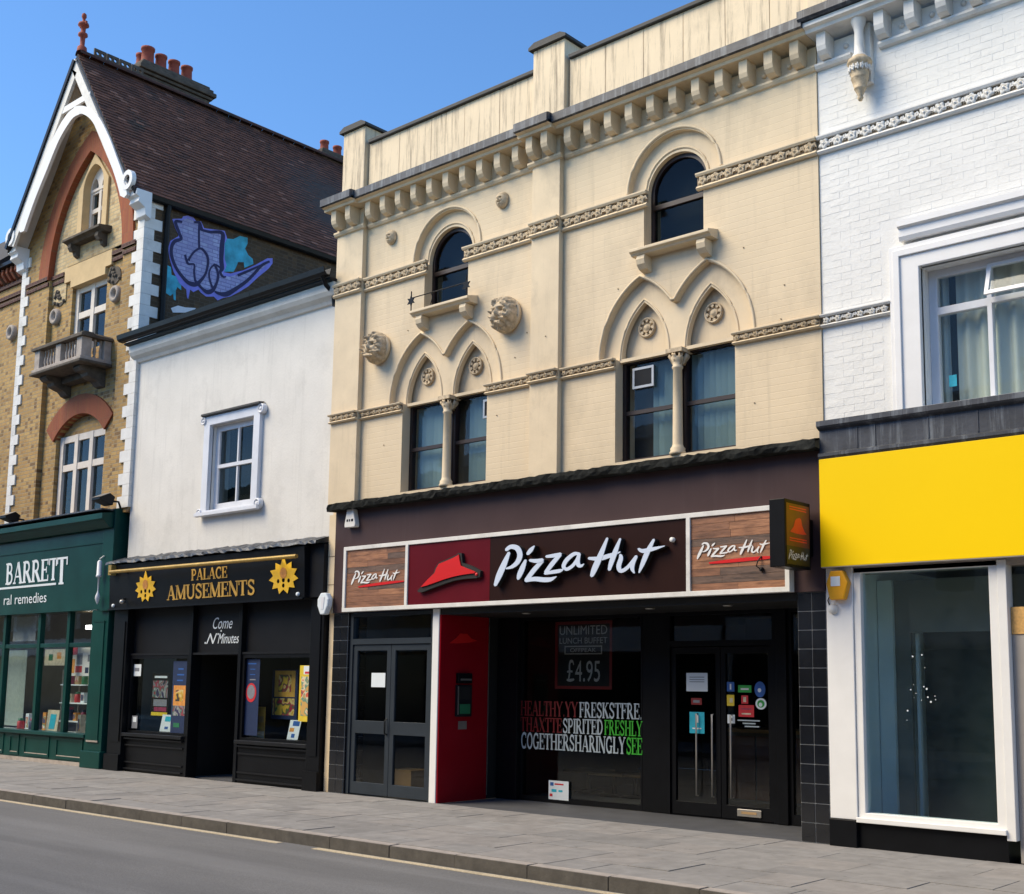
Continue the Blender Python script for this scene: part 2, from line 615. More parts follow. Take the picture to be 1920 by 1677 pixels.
def _st(x, h=1., th=T_):            # upright with serifs
    return [([(x, 0), (x, h)], th), ([(x - .16, .035), (x + .16, .035)], .07), ([(x - .16, h - .035), (x + .16, h - .035)], .07)]


def _arc(cx, cy, rx, ry, a0, a1, n=9):
    return [(cx + rx * math.cos(math.radians(a0 + (a1 - a0) * i / n)), cy + ry * math.sin(math.radians(a0 + (a1 - a0) * i / n))) for i in range(n + 1)]


SERIF = {
    'A': (.9, [([(.12, 0), (.44, 1)], t_), ([(.44, 1), (.76, 0)], T_), ([(.22, .33), (.66, .33)], t_), ([(0, .035), (.26, .035)], .07), ([(.58, .035), (.92, .035)], .07)]),
    'B': (.74, _st(.17) + [([(.17, .96), (.36, .96)] + _arc(.36, .75, .2, .21, 90, -90) + [(.17, .54)], .11), ([(.17, .54), (.38, .54)] + _arc(.38, .29, .24, .25, 90, -90) + [(.17, .04)], .12)]),
    'C': (.8, [(_arc(.43, .5, .33, .46, 50, 310, 14), .15), ([(.68, .98), (.68, .66)], .07), ([(.68, .02), (.68, .3)], .06)]),
    'D': (.82, _st(.17) + [([(.17, .96), (.34, .96)] + _arc(.34, .5, .34, .46, 90, -90, 12) + [(.17, .04)], .14)]),
    'E': (.72, _st(.17) + [([(.17, .96), (.64, .96)], .075), ([(.17, .52), (.5, .52)], .075), ([(.17, .04), (.66, .04)], .075), ([(.63, 1), (.63, .74)], .07), ([(.66, 0), (.66, .28)], .07), ([(.5, .66), (.5, .38)], .06)]),
    'F': (.68, _st(.17) + [([(.17, .96), (.63, .96)], .075), ([(.17, .52), (.5, .52)], .075), ([(.62, 1), (.62, .74)], .07), ([(.5, .66), (.5, .38)], .06)]),
    'G': (.86, [(_arc(.43, .5, .33, .46, 50, 310, 14), .15), ([(.68, .98), (.68, .66)], .07), ([(.68, 0), (.68, .42)], .15), ([(.5, .42), (.84, .42)], .07)]),
    'H': (.92, _st(.17) + _st(.74) + [([(.17, .52), (.74, .52)], .075)]),
    'I': (.36, _st(.18)),
    'K': (.86, _st(.17) + [([(.2, .42), (.66, .98)], .075), ([(.34, .6), (.72, .02)], T_), ([(.5, .965), (.82, .965)], .07), ([(.56, .035), (.88, .035)], .07)]),
    'L': (.7, _st(.17) + [([(.17, .04), (.64, .04)], .075), ([(.64, 0), (.64, .32)], .07)]),
    'M': (1.08, [([(.14, 0), (.14, 1)], t_), ([(.14, 1), (.52, .05)], T_), ([(.52, .05), (.88, 1)], t_), ([(.9, 0), (.9, 1)], T_), ([(.0, .035), (.28, .035)], .07), ([(.74, .035), (1.06, .035)], .07), ([(.02, .965), (.22, .965)], .07), ([(.84, .965), (1.06, .965)], .07)]),
    'N': (.92, [([(.14, 0), (.14, 1)], t_), ([(.14, 1), (.76, 0)], T_), ([(.78, 0), (.78, 1)], t_), ([(0, .035), (.28, .035)], .07), ([(.64, .965), (.92, .965)], .07), ([(0, .965), (.2, .965)], .07)]),
    'O': (.86, [(_arc(.43, .5, .32, .46, 0, 360, 20), .15)]),
    'P': (.72, _st(.17) + [([(.17, .96), (.36, .96)] + _arc(.36, .71, .24, .25, 90, -90) + [(.17, .46)], .12)]),
    'R': (.84, _st(.17) + [([(.17, .96), (.36, .96)] + _arc(.36, .73, .22, .23, 90, -90) + [(.17, .5)], .12), ([(.38, .5), (.72, .03)], T_), ([(.6, .035), (.86, .035)], .07)]),
    'S': (.7, [([(.58, .8)] + _arc(.35, .74, .22, .22, 30, 200, 8) + [(.3, .54), (.42, .47)] + _arc(.35, .26, .24, .22, 40, -160, 9), .14), ([(.6, .98), (.6, .68)], .06), ([(.1, .02), (.1, .34)], .06)]),
    'T': (.8, _st(.4) + [([(.04, .96), (.76, .96)], .075), ([(.05, 1), (.05, .7)], .07), ([(.75, 1), (.75, .7)], .07)]),
    'U': (.9, [([(.17, 1), (.17, .32)] + _arc(.45, .32, .28, .28, 180, 360, 10) + [(.73, 1)], .13), ([(.17, 1), (.17, .35)], T_), ([(0, .965), (.34, .965)], .07), ([(.6, .965), (.88, .965)], .07)]),
    'X': (.86, [([(.12, 1), (.74, 0)], T_), ([(.12, 0), (.74, 1)], t_), ([(0, .965), (.28, .965)], .07), ([(.6, .035), (.88, .035)], .07)]),
    'Y': (.86, [([(.1, 1), (.43, .45)], T_), ([(.43, .45), (.76, 1)], t_), ([(.43, .5), (.43, 0)], T_), ([(.26, .035), (.6, .035)], .07), ([(0, .965), (.26, .965)], .07), ([(.62, .965), (.88, .965)], .07)]),
    '.': (.3, [([(.12, .07), (.2, .07)], .14)]),
    ' ': (.35, []),
}


def serif(mb, word, x0, x1, z0, z1, m, depth0, thick=0.):
    """m maps (a, b, depth); strokes are laid a fraction of a millimetre apart"""
    tot = sum(SERIF[c][0] for c in word)
    k = (x1 - x0) / tot
    h = z1 - z0
    x = x0
    j = 0
    for c in word:
        w, st = SERIF[c]
        for P, th in st:
            # build the ribbon in letter units, then scale
            Q = ribbon([(px, py, th) for px, py in P], smooth=False)
            Q = [(x + a * k, z0 + b * h) for a, b in Q]
            d = depth0 - (j % 6) * .0006
            if thick:
                mb.slab(Q, d, d + thick, m)
            else:
                tri = tessellate_polygon([[Vector((a, b, 0)) for a, b in Q]])
                mb.add([m(a, b, d) for a, b in Q], [tuple(t) for t in tri])
            j += 1
        x += w * k


# brush-script strokes of the restaurant's name, in pixels of an enlargement of the photograph (origin 910, 990; 5.333 : 1)
SCRIPT = [
    [(238, 250, 28), (195, 350, 52), (140, 475, 58), (100, 575, 30)],
    [(210, 222, 30), (258, 190, 42), (320, 205, 52), (348, 270, 52), (325, 340, 46), (272, 388, 34), (210, 408, 14)],
    [(425, 262, 30), (458, 222, 40), (492, 182, 12)],
    [(405, 325, 24), (375, 400, 50), (345, 470, 48), (330, 512, 26)],
    [(448, 325, 26), (515, 332, 40), (575, 322, 34)],
    [(572, 330, 36), (490, 420, 46), (410, 525, 38)],
    [(405, 528, 32), (495, 512, 44), (590, 520, 48), (655, 515, 40), (712, 488, 8)],
    [(612, 288, 26), (690, 278, 38), (755, 262, 30)],
    [(752, 268, 34), (680, 350, 44), (606, 448, 36)],
    [(598, 458, 24), (680, 442, 36), (748, 430, 34), (785, 412, 8)],
    [(945, 262, 26), (888, 262, 36), (815, 322, 40), (784, 380, 38), (792, 402, 34)],
    [(792, 400, 30), (820, 414, 32), (882, 372, 32), (936, 292, 32)],
    [(942, 262, 30), (926, 328, 42), (935, 374, 40), (962, 380, 28), (988, 362, 8)],
    [(1222, 105, 22), (1150, 285, 54), (1095, 410, 56), (1066, 482, 34)],
    [(1352, 110, 20), (1300, 245, 48), (1262, 350, 46), (1242, 420, 30)],
    [(1036, 305, 26), (1140, 308, 44), (1255, 275, 40), (1350, 242, 10)],
    [(1352, 270, 24), (1358, 305, 42), (1336, 385, 46), (1358, 432, 38), (1425, 395, 34), (1512, 285, 28)],
    [(1512, 285, 30), (1478, 355, 42), (1472, 410, 38), (1492, 452, 14)],
    [(1688, 118, 24), (1625, 240, 48), (1575, 360, 42), (1540, 448, 14)],
    [(1535, 212, 24), (1580, 232, 40), (1680, 212, 36), (1795, 182, 8)],
]
HAT = [(255, 1165), (420, 985), (585, 830), (625, 720), (690, 610), (850, 545), (1000, 480), (1120, 420), (1165, 385), (1185, 520), (1215, 655), (1350, 715), (1500, 772), (1560, 800), (1540, 835), (1400, 850), (1200, 880), (1000, 925), (800, 985), (550, 1075), (380, 1135)]
HATB = [(150, 1255), (300, 1100), (540, 830), (590, 680), (680, 570), (850, 500), (1080, 400), (1140, 345), (1215, 350), (1235, 580), (1450, 660), (1670, 775), (1650, 915), (1560, 950), (1300, 965), (1050, 1005), (800, 1085), (500, 1195), (260, 1290), (180, 1290)]
# ================================================================== ground, road, pavement
def asphalt():
    m, t, p, N, L = nodes('asphalt')
    v = pos(t)
    c = ramp(t, noise(t, v, 95, 4), .25, .8, (.08, .08, .082), (.24, .238, .238))
    c = mix(t, ramp(t, noise(t, pos(t, (.25, 1, 1)), 1.3, 6, .65), .35, .7), c, mix(t, .55, c, (.085, .085, .088)))
    c = mix(t, ramp(t, noise(t, pos(t, (.06, 1, 1)), 1.9, 3), .5, .68), c, mix(t, .3, c, (.24, .24, .245)))
    L.new(c, p.inputs['Base Color'])
    p.inputs['Roughness'].default_value = .82
    bumpn(t, p, noise(t, v, 160, 3), .5, .004)
    return m


M['asphalt'] = asphalt()
M['slab'] = [pbr('paving_%s' % n, c, .8, .2, 5, .35, 60, grime=.28, spots=.6) for n, c in (('grey', (.245, .237, .232)), ('warm', (.26, .246, .237)), ('pale', (.272, .263, .257)), ('dark', (.225, .218, .214)))]
M['joint'] = pbr('paving_joint', (.17, .16, .15), .9, .2, 10, .3, 60)
M['kerb'] = pbr('kerb_stone', (.085, .078, .070), .85, .3, 9, .5, 40, grime=.3)
M['line'] = pbr('worn_yellow_line', (.50, .42, .29), .8, .4, 45, .4, 60, grime=.45)
M['recess'] = pbr('dark_grey_paving', (.075, .078, .088), .6, .2, 4, .2, 40)  # even blue grey, much darker than the pavement slabs
KY = -3.03
B(-70, 40, -60, KY - .145, -.62, -.12).obj('road', M['asphalt'], kind='structure')
g = B(-70, 40, KY, 30, -.6, -.03).obj('pavement', M['joint'], kind='structure')
# paving slabs, laid in courses along the street
sx0, sx1 = -26.6, -2.4
protos = {}
ys = [-3.03, -2.58, -2.0, -1.55, -.95, -.48, 0.0]
count = 0
for r in range(6):
    y0, y1 = ys[r], ys[r + 1]
    x = sx0 - random.random() * .8
    while x < sx1:
        w = random.choice((.45, .6, .6, .75, .9))
        k = (r, w)
        mi = random.choice((0, 0, 0, 1, 1, 2, 3))
        key = (r, w, mi)
        if key not in protos:
            mb = B(.003, w - .003, y0 + .003, y1 - .003, -.05, 0)
            protos[key] = mb.mesh('paving_slab', M['slab'][mi])
        put('paving_slab', protos[key], g, (x, 0, random.uniform(-.0025, .0015)), (random.uniform(-.0015, .0015), random.uniform(-.002, .002), 0))
        count += 1
        x += w
k = B(-70, 40, KY - .14, KY - .002, -.6, -.13).obj('kerb', M['joint'], kind='structure')
km = B(0.004, .911, KY - .145, KY - .004, -.13, -.004).mesh('kerb_stone', M['kerb'])
M['kerbtop'] = pbr('pale_kerb_top', (.34, .305, .28), .85, .2, 9, .4, 40)  # paler colour for a thin strip on top of the dark kerb stones
kt = B(0.012, .903, KY - .128, KY - .004, -.003, .0005).mesh('pale_top', M['kerbtop'])
for i in range(28):
    lk = (-27.5 + i * .915, random.uniform(-.004, .004), random.uniform(-.003, .003))
    ks = put('kerb_stone', km, k, lk)
    put('pale_top', kt, ks, lk)
# worn yellow line beside the kerb, with a worn gap
ln = MB()
for xa, xb in ((-27, -10.85), (-10.25, 2)):
    n = 40
    top = []
    bot = []
    for i in range(n + 1):
        xx = xa + (xb - xa) * i / n
        top.append((xx, KY - .185 + random.uniform(-.006, .006)))
        bot.append((xx, KY - .275 + random.uniform(-.006, .006)))
    ln.slab(top + bot[::-1], -.1195, -.1155, 'z')
ln.obj('road_line', M['line'], kind='structure')
B(-70, 40, -40, -10.3, -.1, .0).obj('far_pavement', M['slab'][0], kind='structure')
# ================================================================== cream painted building
XL, XR = -14.24, -6.06
cb = thing('corner_shop_building', 'cream painted building with corbelled cornice and paired pointed arches, above the brown fascia', 'building', (-10.15, .2, 0))
PW = ((-14.24, -13.63), (-10.21, -9.73))                     # pilasters
RW = ((-11.90, 7.575, .44, .665), (-8.0, 7.575, .435, .675))   # round windows: x, spring, inner r, outer r
PAIR = ((-12.73, -11.05, -12.38, -11.42), (-8.87, -7.15, -8.49, -7.52))
ZS = 5.55
holes = []
bands = []
for xc, zs, ri, ro in RW:
    holes.append([(xc - ri, 6.86), (xc - ri, zs - .02), (xc - ro, zs - .02)] + arcp(xc, zs, ro, 180, 0, 26)[0:] + [(xc + ro, zs - .02), (xc + ri, zs - .02), (xc + ri, 6.86)])
    bands.append([arcp(xc, zs, ro + .03, 180, 0, 26) + [(xc + ro + .03, zs - .019), (xc + ri, zs - .019)] + arcp(xc, zs, ri, 0, 180, 22) + [(xc - ri, zs - .019), (xc - ro - .03, zs - .019)]])
tymp = []
for x0, x1, a1, a2 in PAIR:
    mid = (a1 + a2) / 2
    out = pointed(a1, .62, ZS, .96, 12, cutr=mid) + pointed(a2, .62, ZS, .96, 12, cutl=mid)
    holes.append(out + [(x1, ZS - .001), (x1, 4.26), (x0, 4.26), (x0, ZS - .001)])
    o2 = pointed(a1, .65, ZS, .99, 12, cutr=mid) + pointed(a2, .65, ZS, .99, 12, cutl=mid)
    i1 = pointed(a1, .345, ZS + .012, .66, 12)
    i2 = pointed(a2, .345, ZS + .012, .66, 12)
    bands.append([[(o2[0][0], ZS - .03)] + o2 + [(o2[-1][0], ZS - .03)], i1, i2])
    tymp.append((a1, a2))
MB().slab([[(XL, 4.2), (XL, 8.66), (XR, 8.66), (XR, 4.2)]] + holes, 0, .4).obj('wall', M['cream'], cb)
for k, lo in enumerate(bands):
    MB().slab(lo, .085, .16).obj('arch_band', M['cream_trim'], cb)
for a1, a2 in tymp:
    B(a1 - .42, a2 + .42, .20, .23, ZS - .012, ZS + .74).obj('tympanum', M['cream_trim'], cb)
for x0, x1 in PW:
    B(x0, x1, -.085, -.001, 4.2, 8.4).obj('pilaster', M['cream_trim'], cb, bevel=.006)
# ---- string courses with carved flowers
flower = MB()
n = 20
v = []
for j, (rr, h) in enumerate(((1, 0), (.92, .55), (.55, .8), (.34, .45), (.2, .95), (0.01, 1.05))):
    for i in range(n):
        a = 2 * pi * i / n
        sc = rr * (1 + (.24 * math.cos(5 * a) if j < 3 else 0))
        v.append((sc * math.cos(a), -h, sc * math.sin(a)))
flower.add(v, [(j * n + i, j * n + (i + 1) % n, (j + 1) * n + (i + 1) % n, (j + 1) * n + i) for j in range(5) for i in range(n)], True)
flower_me = flower.mesh('carved_flower', M['cream_orn'])
flower_w = flower.mesh('carved_flower', M['whited'])
leaf = MB()
leaf.slab(ribbon([(-.9, -.5, .2), (-.35, .3, .55), (0, -.15, .6), (.4, .4, .55), (.95, -.3, .2)]), 0, -.6)
leaf_me = leaf.mesh('carved_leaf', M['cream_orn'])
leaf_w = leaf.mesh('carved_leaf', M['whited'])


def string_course(par, x0, x1, z0, z1, y, kind, mt='cream_trim', soot='cream_soot', fl=None, lf=None, proud=.07):
    """moulding with a sooty carved field; a thing's part, its flowers are the sub-parts"""
    h = z1 - z0
    b = MB()
    b.slab([(y, z0), (y - proud * .55, z0), (y - proud * .8, z0 + h * .1), (y - proud * .5, z0 + h * .24), (y, z0 + h * .24)], x0, x1, 'x')
    b.slab([(y, z1 - h * .2), (y - proud * .8, z1 - h * .2), (y - proud, z1 - h * .08), (y - proud, z1), (y, z1)], x0, x1, 'x')
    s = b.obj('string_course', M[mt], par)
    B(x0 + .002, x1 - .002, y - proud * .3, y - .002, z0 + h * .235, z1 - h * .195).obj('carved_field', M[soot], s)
    zc = z0 + h * .52
    st = .165 if kind == 1 else .12
    nn = max(1, int((x1 - x0) / st + .3))
    for i in range(nn):
        xx = x0 + (i + .5) * (x1 - x0) / nn
        f = h * (.30 if kind == 1 else .27)
        put('carved_flower', fl or flower_me, s, (xx, y - proud * .28, zc), (0, random.random() * 6, 0), (f, .045, f))
        if i < nn - 1 or kind == 1:
            put('carved_leaf', lf or leaf_me, s, (min(xx + (x1 - x0) / nn / 2, x1 - .03), y - proud * .28, zc), (0, random.uniform(-.3, .3), 0), (.032, .035, h * .3))


def seg(par, z0, z1, kind, cuts):
    for x0, x1, y in cuts:
        string_course(par, x0, x1, z0, z1, y, kind)


(a, s1, ri1, _), (b_, s2, ri2, _) = RW
# raised hood rolls that edge the recessed bands
for xc, zs, ri, ro in RW:
    MB().tube([(p[0], -.004, p[1]) for p in arcp(xc, zs + .02, ro + .012, 178, 2, 30)], .02, 6).obj('hood_roll', M['cream_trim'], cb)
    MB().tube([(p[0], .084, p[1]) for p in arcp(xc, zs + .02, ri + .03, 178, 2, 26)], .016, 6).obj('arch_roll', M['cream_trim'], cb)
for x0, x1, a1, a2 in PAIR:
    mid = (a1 + a2) / 2
    MB().tube([(p[0], -.004, p[1]) for p in pointed(a1, .632, ZS + .012, .972, 14, cutr=mid) + pointed(a2, .632, ZS + .012, .972, 14, cutl=mid)], .018, 6).obj('hood_roll', M['cream_trim'], cb)
    for aa in (a1, a2):
        MB().tube([(p[0], .084, p[1]) for p in pointed(aa, .37, ZS + .012, .70, 14)], .014, 6).obj('arch_roll', M['cream_trim'], cb)
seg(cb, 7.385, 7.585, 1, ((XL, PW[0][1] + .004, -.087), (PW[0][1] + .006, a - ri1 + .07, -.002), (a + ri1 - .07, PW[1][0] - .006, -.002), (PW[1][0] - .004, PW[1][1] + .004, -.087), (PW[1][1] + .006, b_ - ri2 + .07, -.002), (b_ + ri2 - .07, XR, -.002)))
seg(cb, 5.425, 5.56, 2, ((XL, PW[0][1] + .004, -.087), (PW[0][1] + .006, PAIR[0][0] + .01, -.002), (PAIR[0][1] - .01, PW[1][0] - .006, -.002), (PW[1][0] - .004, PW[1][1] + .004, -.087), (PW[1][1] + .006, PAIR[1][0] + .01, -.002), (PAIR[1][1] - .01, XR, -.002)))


# ---- cornice
def cornice(par, x0, x1, y, mt='cream_trim', leadm='lead', ends=True):
    MB().slab([(y, 8.36), (y - .03, 8.37), (y - .05, 8.40), (y - .05, 8.425), (y, 8.43)], x0, x1, 'x').obj('bed_moulding', M[mt], par)
    MB().slab([(y + .09, 8.70), (y - .24, 8.70), (y - .25, 8.735), (y - .30, 8.75), (y - .30, 8.79), (y + .09, 8.79)], x0, x1, 'x').obj('cornice', M[mt], par)
    MB().slab([(y + .3, 8.792), (y - .31, 8.75), (y - .335, 8.76), (y - .335, 8.87), (y - .30, 8.885), (y + .3, 8.92)], x0, x1, 'x').obj('lead_capping', M[leadm], par)


cornice(cb, XL - .03, PW[0][1] + .05, -.085)
cornice(cb, PW[0][1] + .052, PW[1][0] - .052, 0)
cornice(cb, PW[1][0] - .05, PW[1][1] + .05, -.085)
cornice(cb, PW[1][1] + .052, XR - .0, 0)


def corbel_mesh(mat):
    pr = [(0, .0), (-.10, .0), (-.15, .02), (-.185, .06), (-.2, .11), (-.2, .265), (0, .265)]
    return MB().slab(pr, -.055, .055, 'x').mesh('corbel', mat)


cm = corbel_mesh(M['cream_trim'])
boss = MB().lathe([(.032, 0), (.03, -.015), (.02, -.03), (.001, -.036)], 0, 0, 0, 12, 'y').mesh('boss', M['cream_trim'])


def corbels(par, x0, x1, n, y, me=None, bo=None):
    for i in range(n):
        xx = x0 + (i + .5) * (x1 - x0) / n
        put('corbel', me or cm, par, (xx, y, 8.434))
        if i < n - 1:
            put('boss', bo or boss, par, (xx + (x1 - x0) / n / 2, y - .001, 8.53))


corbels(cb, PW[0][0] - .02, PW[0][1] + .02, 2, -.086)
corbels(cb, PW[0][1] + .05, PW[1][0] - .05, 10, -.001)
corbels(cb, PW[1][0] - .02, PW[1][1] + .02, 2, -.086)
corbels(cb, PW[1][1] + .05, XR, 11, -.001)
for x0, x1 in PW:
    B(x0 - .001, x1 + .001, -.084, 0, 8.402, 8.695).obj('frieze_block', M['cream_trim'], cb)
# ---- parapet of rendered panels, piers, copings
for x0, x1, n in ((PW[0][1] - .02, PW[1][0] - .02, 5), (PW[1][1] + .08, XR + .02, 6)):
    for i in range(n):
        w = (x1 - x0) / n
        B(x0 + i * w + .002, x0 + (i + 1) * w - .002, random.uniform(.0, .004), .22, 8.86, 9.74).obj('parapet_panel', M['cream_stained'], cb, bevel=.006)
    B(x0 + .01, x1, -.045, .27, 9.742, 9.80).obj('coping', M['coping'], cb, bevel=.01)
for x0, x1 in ((-14.19, -13.68), (-10.235, -9.68), (-6.12, -5.6)):
    q = B(x0, x1, -.07, .46, 8.86, 10.03).obj('parapet_pier', M['cream_stained'], cb, bevel=.01)
    MB().slab([(x0 - .05, 10.032), (x0 - .05, 10.07), (x0 + .05, 10.12), (x1 - .05, 10.12), (x1 + .05, 10.07), (x1 + .05, 10.032)], -.12, .52).obj('pier_cap', M['coping'], q)
B(XL, XR, .41, .45, 4.2, 8.7).obj('inner_lining', M['room'], cb)
B(XL + .02, XR - .02, .5, 7, 8.55, 8.7).obj('flat_roof', M['slate'], cb)
# ---- round headed windows with sills
for k, (xc, zs, ri, ro) in enumerate(RW):
    w = MB().slab([[(xc - ri - .02, 6.84)] + arcp(xc, zs, ri + .02, 180, 0, 22) + [(xc + ri + .02, 6.84)], [(xc - ri + .05, 6.92)] + arcp(xc, zs, ri - .05, 180, 0, 20) + [(xc + ri - .05, 6.92)]], .15, .22).obj('round_headed_window', M['sashbrown'], cb)
    B(xc - ri + .045, xc + ri - .045, .14, .205, 7.38, 7.44).obj('meeting_rail', M['sashbrown'], w)
    MB().slab([(xc - ri, 7.41)] + [(xc - ri, zs)] + arcp(xc, zs, ri, 180, 0, 20) + [(xc + ri, 7.41)], .182, .186).obj('pane', M['glassd'], w)
    B(xc - ri, xc + ri, .17, .174, 6.88, 7.40).obj('pane', M['glassd'], w)
    B(xc - ri, xc + ri, .36, .38, 6.86, 8.0).obj('dark_backing', M['room'], w)  # flat dark sheet in the room colour, close behind the panes
    sx0, sx1 = xc - ri - .08, xc + ri + .2
    sb = MB().slab([(.0, 6.735), (-.15, 6.735), (-.17, 6.76), (-.205, 6.775), (-.205, 6.81), (0, 6.86), (.14, 6.87), (.14, 6.735)], sx0, sx1, 'x').obj('window_sill', M['cream_trim'], cb, bevel=.005)
    for xx in (sx0 + .14, sx1 - .14):
        MB().slab([(-.001, 6.73), (-.15, 6.73), (-.165, 6.68), (-.15, 6.62), (-.10, 6.57), (-.04, 6.55), (-.001, 6.54)], xx - .06, xx + .06, 'x').obj('sill_bracket', M['cream_trim'], sb, bevel=.006)
# flower guard of wrought iron in front of the left sill
xc, zs, ri, ro = RW[0]
fg = thing('window_guard', 'thin wrought iron flower guard with stars on the sill over the double arch', 'railing', (xc, -.19, 6.87))
gx0, gx1 = xc - ri - .06, xc + ri + .16
b = MB().tube([(gx0, -.19, 7.0), (gx1, -.19, 7.0)], .008, 6)
b.obj('rail', M['gutter'], fg)
MB().tube([(xc + .05, -.19, 6.83), (xc + .05, -.19, 7.0)], .007, 6).obj('upright', M['gutter'], fg)
MB().tube([(xc - .1, -.19, 6.83), (xc - .06, -.19, 6.93), (xc - .1, -.19, 7.0)], .006, 6).obj('scroll', M['gutter'], fg)
for gx in (gx0, gx1):
    st = [(gx + (.085 if i % 2 == 0 else .04) * math.sin(2 * pi * i / 12), 6.96 + (.085 if i % 2 == 0 else .04) * math.cos(2 * pi * i / 12)) for i in range(12)]
    MB().slab(st, -.2, -.185).obj('star', M['gutter'], fg)
    MB().tube([(gx, -.19, 6.81), (gx, -.19, 7.1)], .009, 6).obj('upright', M['gutter'], fg)
# ---- paired sash windows, colonnettes, rosettes
disc = MB()
disc.lathe([(.001, -.04), (.03, -.045), (.045, -.02), (.06, -.022), (.062, -.035)], 0, 0, 0, 20, 'y')
disc.lathe([(.125, -.001), (.127, -.03), (.115, -.045), (.1, -.03), (.098, -.005)], 0, 0, 0, 24, 'y')
for i in range(8):
    a = 2 * pi * i / 8
    disc.slab([(math.cos(a + d) * r, math.sin(a + d) * r) for d, r in ((0, .062), (.26, .085), (.14, .108), (-.14, .108), (-.26, .085))], -.001, -.032)
disc_me = disc.mesh('rosette', M['cream_orn'])
for k, (x0, x1, a1, a2) in enumerate(PAIR):
    xm = (x0 + x1) / 2
    for j, (wa, wb) in enumerate(((x0, xm - .04), (xm + .04, x1))):
        win = MB().slab([[(wa - .02, 4.245), (wb + .02, 4.245), (wb + .02, 5.57), (wa - .02, 5.57)], [(wa + .055, 4.31), (wb - .03, 4.31), (wb - .03, 5.5), (wa + .055, 5.5)]], .15, .23).obj('sash_window', M['sashbrown'], cb)
        B(wa + .05, wb - .025, .155, .20, 4.86, 4.91).obj('meeting_rail', M['sashbrown'], win)
        B(wa + .03, wb - .01, .192, .196, 4.885, 5.53).obj('pane', M['glass'], win)
        B(wa + .03, wb - .01, .18, .184, 4.28, 4.88).obj('pane', M['glass'], win)
        bl = MB()                    # vertical blind slats, some turned or gathered
        nb = 9
        for q in range(nb):
            bx = wa + .05 + (q + .5) * (wb - wa - .07) / nb
            if (k, j) == (1, 0) and q < 4:
                continue
            if (k, j) == (0, 1) and q < 2:
                continue
            tw = random.uniform(.2, .55)
            hw = (wb - wa) / nb * .52
            bl.add([(bx - hw * math.cos(tw), .29 - hw * math.sin(tw), 4.26), (bx + hw * math.cos(tw), .29 + hw * math.sin(tw), 4.26), (bx + hw * math.cos(tw), .29 + hw * math.sin(tw), 5.5), (bx - hw * math.cos(tw), .29 - hw * math.sin(tw), 5.5)], [(0, 1, 2, 3)])
        bl.obj('vertical_blind', M['blind'], win)
    B(xm - .042, xm + .042, .14, .23, 4.25, 5.57).obj('mullion', M['sashbrown'], cb)
    col = MB().lathe([(.0, 4.262), (.095, 4.262), (.1, 4.29), (.085, 4.31), (.09, 4.335), (.07, 4.36), (.062, 4.39), (.058, 4.8), (.054, 5.29), (.066, 5.30), (.068, 5.32), (.056, 5.335), (.062, 5.38), (.085, 5.42), (.075, 5.44)], xm + .03, .055, 0, 18).obj('colonnette', M['cream_trim'], cb)
    cap = MB()
    for q in range(8):
        a = 2 * pi * q / 8
        ca, sa = math.cos(a), math.sin(a)
        cap.tube([(xm + .03 + ca * .06, .085 + sa * .06, 5.35), (xm + .03 + ca * .085, .085 + sa * .085, 5.42), (xm + .03 + ca * .12, .085 + sa * .12, 5.47), (xm + .03 + ca * .115, .085 + sa * .115, 5.44)], [.02, .028, .026, .012], 6)
    cap.box(xm + .03 - .115, xm + .03 + .115, -.03, .2, 5.485, 5.535)
    cap.obj('capital', M['cream_orn'], col)
    for ax_ in (a1, a2):
        put('rosette', disc_me, cb, (ax_ - .03, .199, 5.93), (0, random.random() * 6, 0))
# window fan panels fixed in two upper sashes
fan_me = None
for nm, lab, xa, xb, za, zb in (('window_fan', 'small framed extractor fan panel in the clear half of a sash with blinds open', -8.72, -8.40, 5.18, 5.44), ('window_fan', 'small framed extractor fan panel at the reveal beside gathered blinds', -11.27, -11.08, 5.16, 5.42)):
    t_f = thing(nm, lab, 'fan', ((xa + xb) / 2, .24, za), 'extractor fans in the sash windows')
    MB().slab([[(xa, za), (xb, za), (xb, zb), (xa, zb)], [(xa + .03, za + .03), (xb - .03, za + .03), (xb - .03, zb - .03), (xa + .03, zb - .03)]], .150, .1795).obj('frame', M['steel'], t_f)
    B(xa + .029, xb - .029, .155, .179, za + .029, zb - .029).obj('grille', M['charcoal'], t_f)


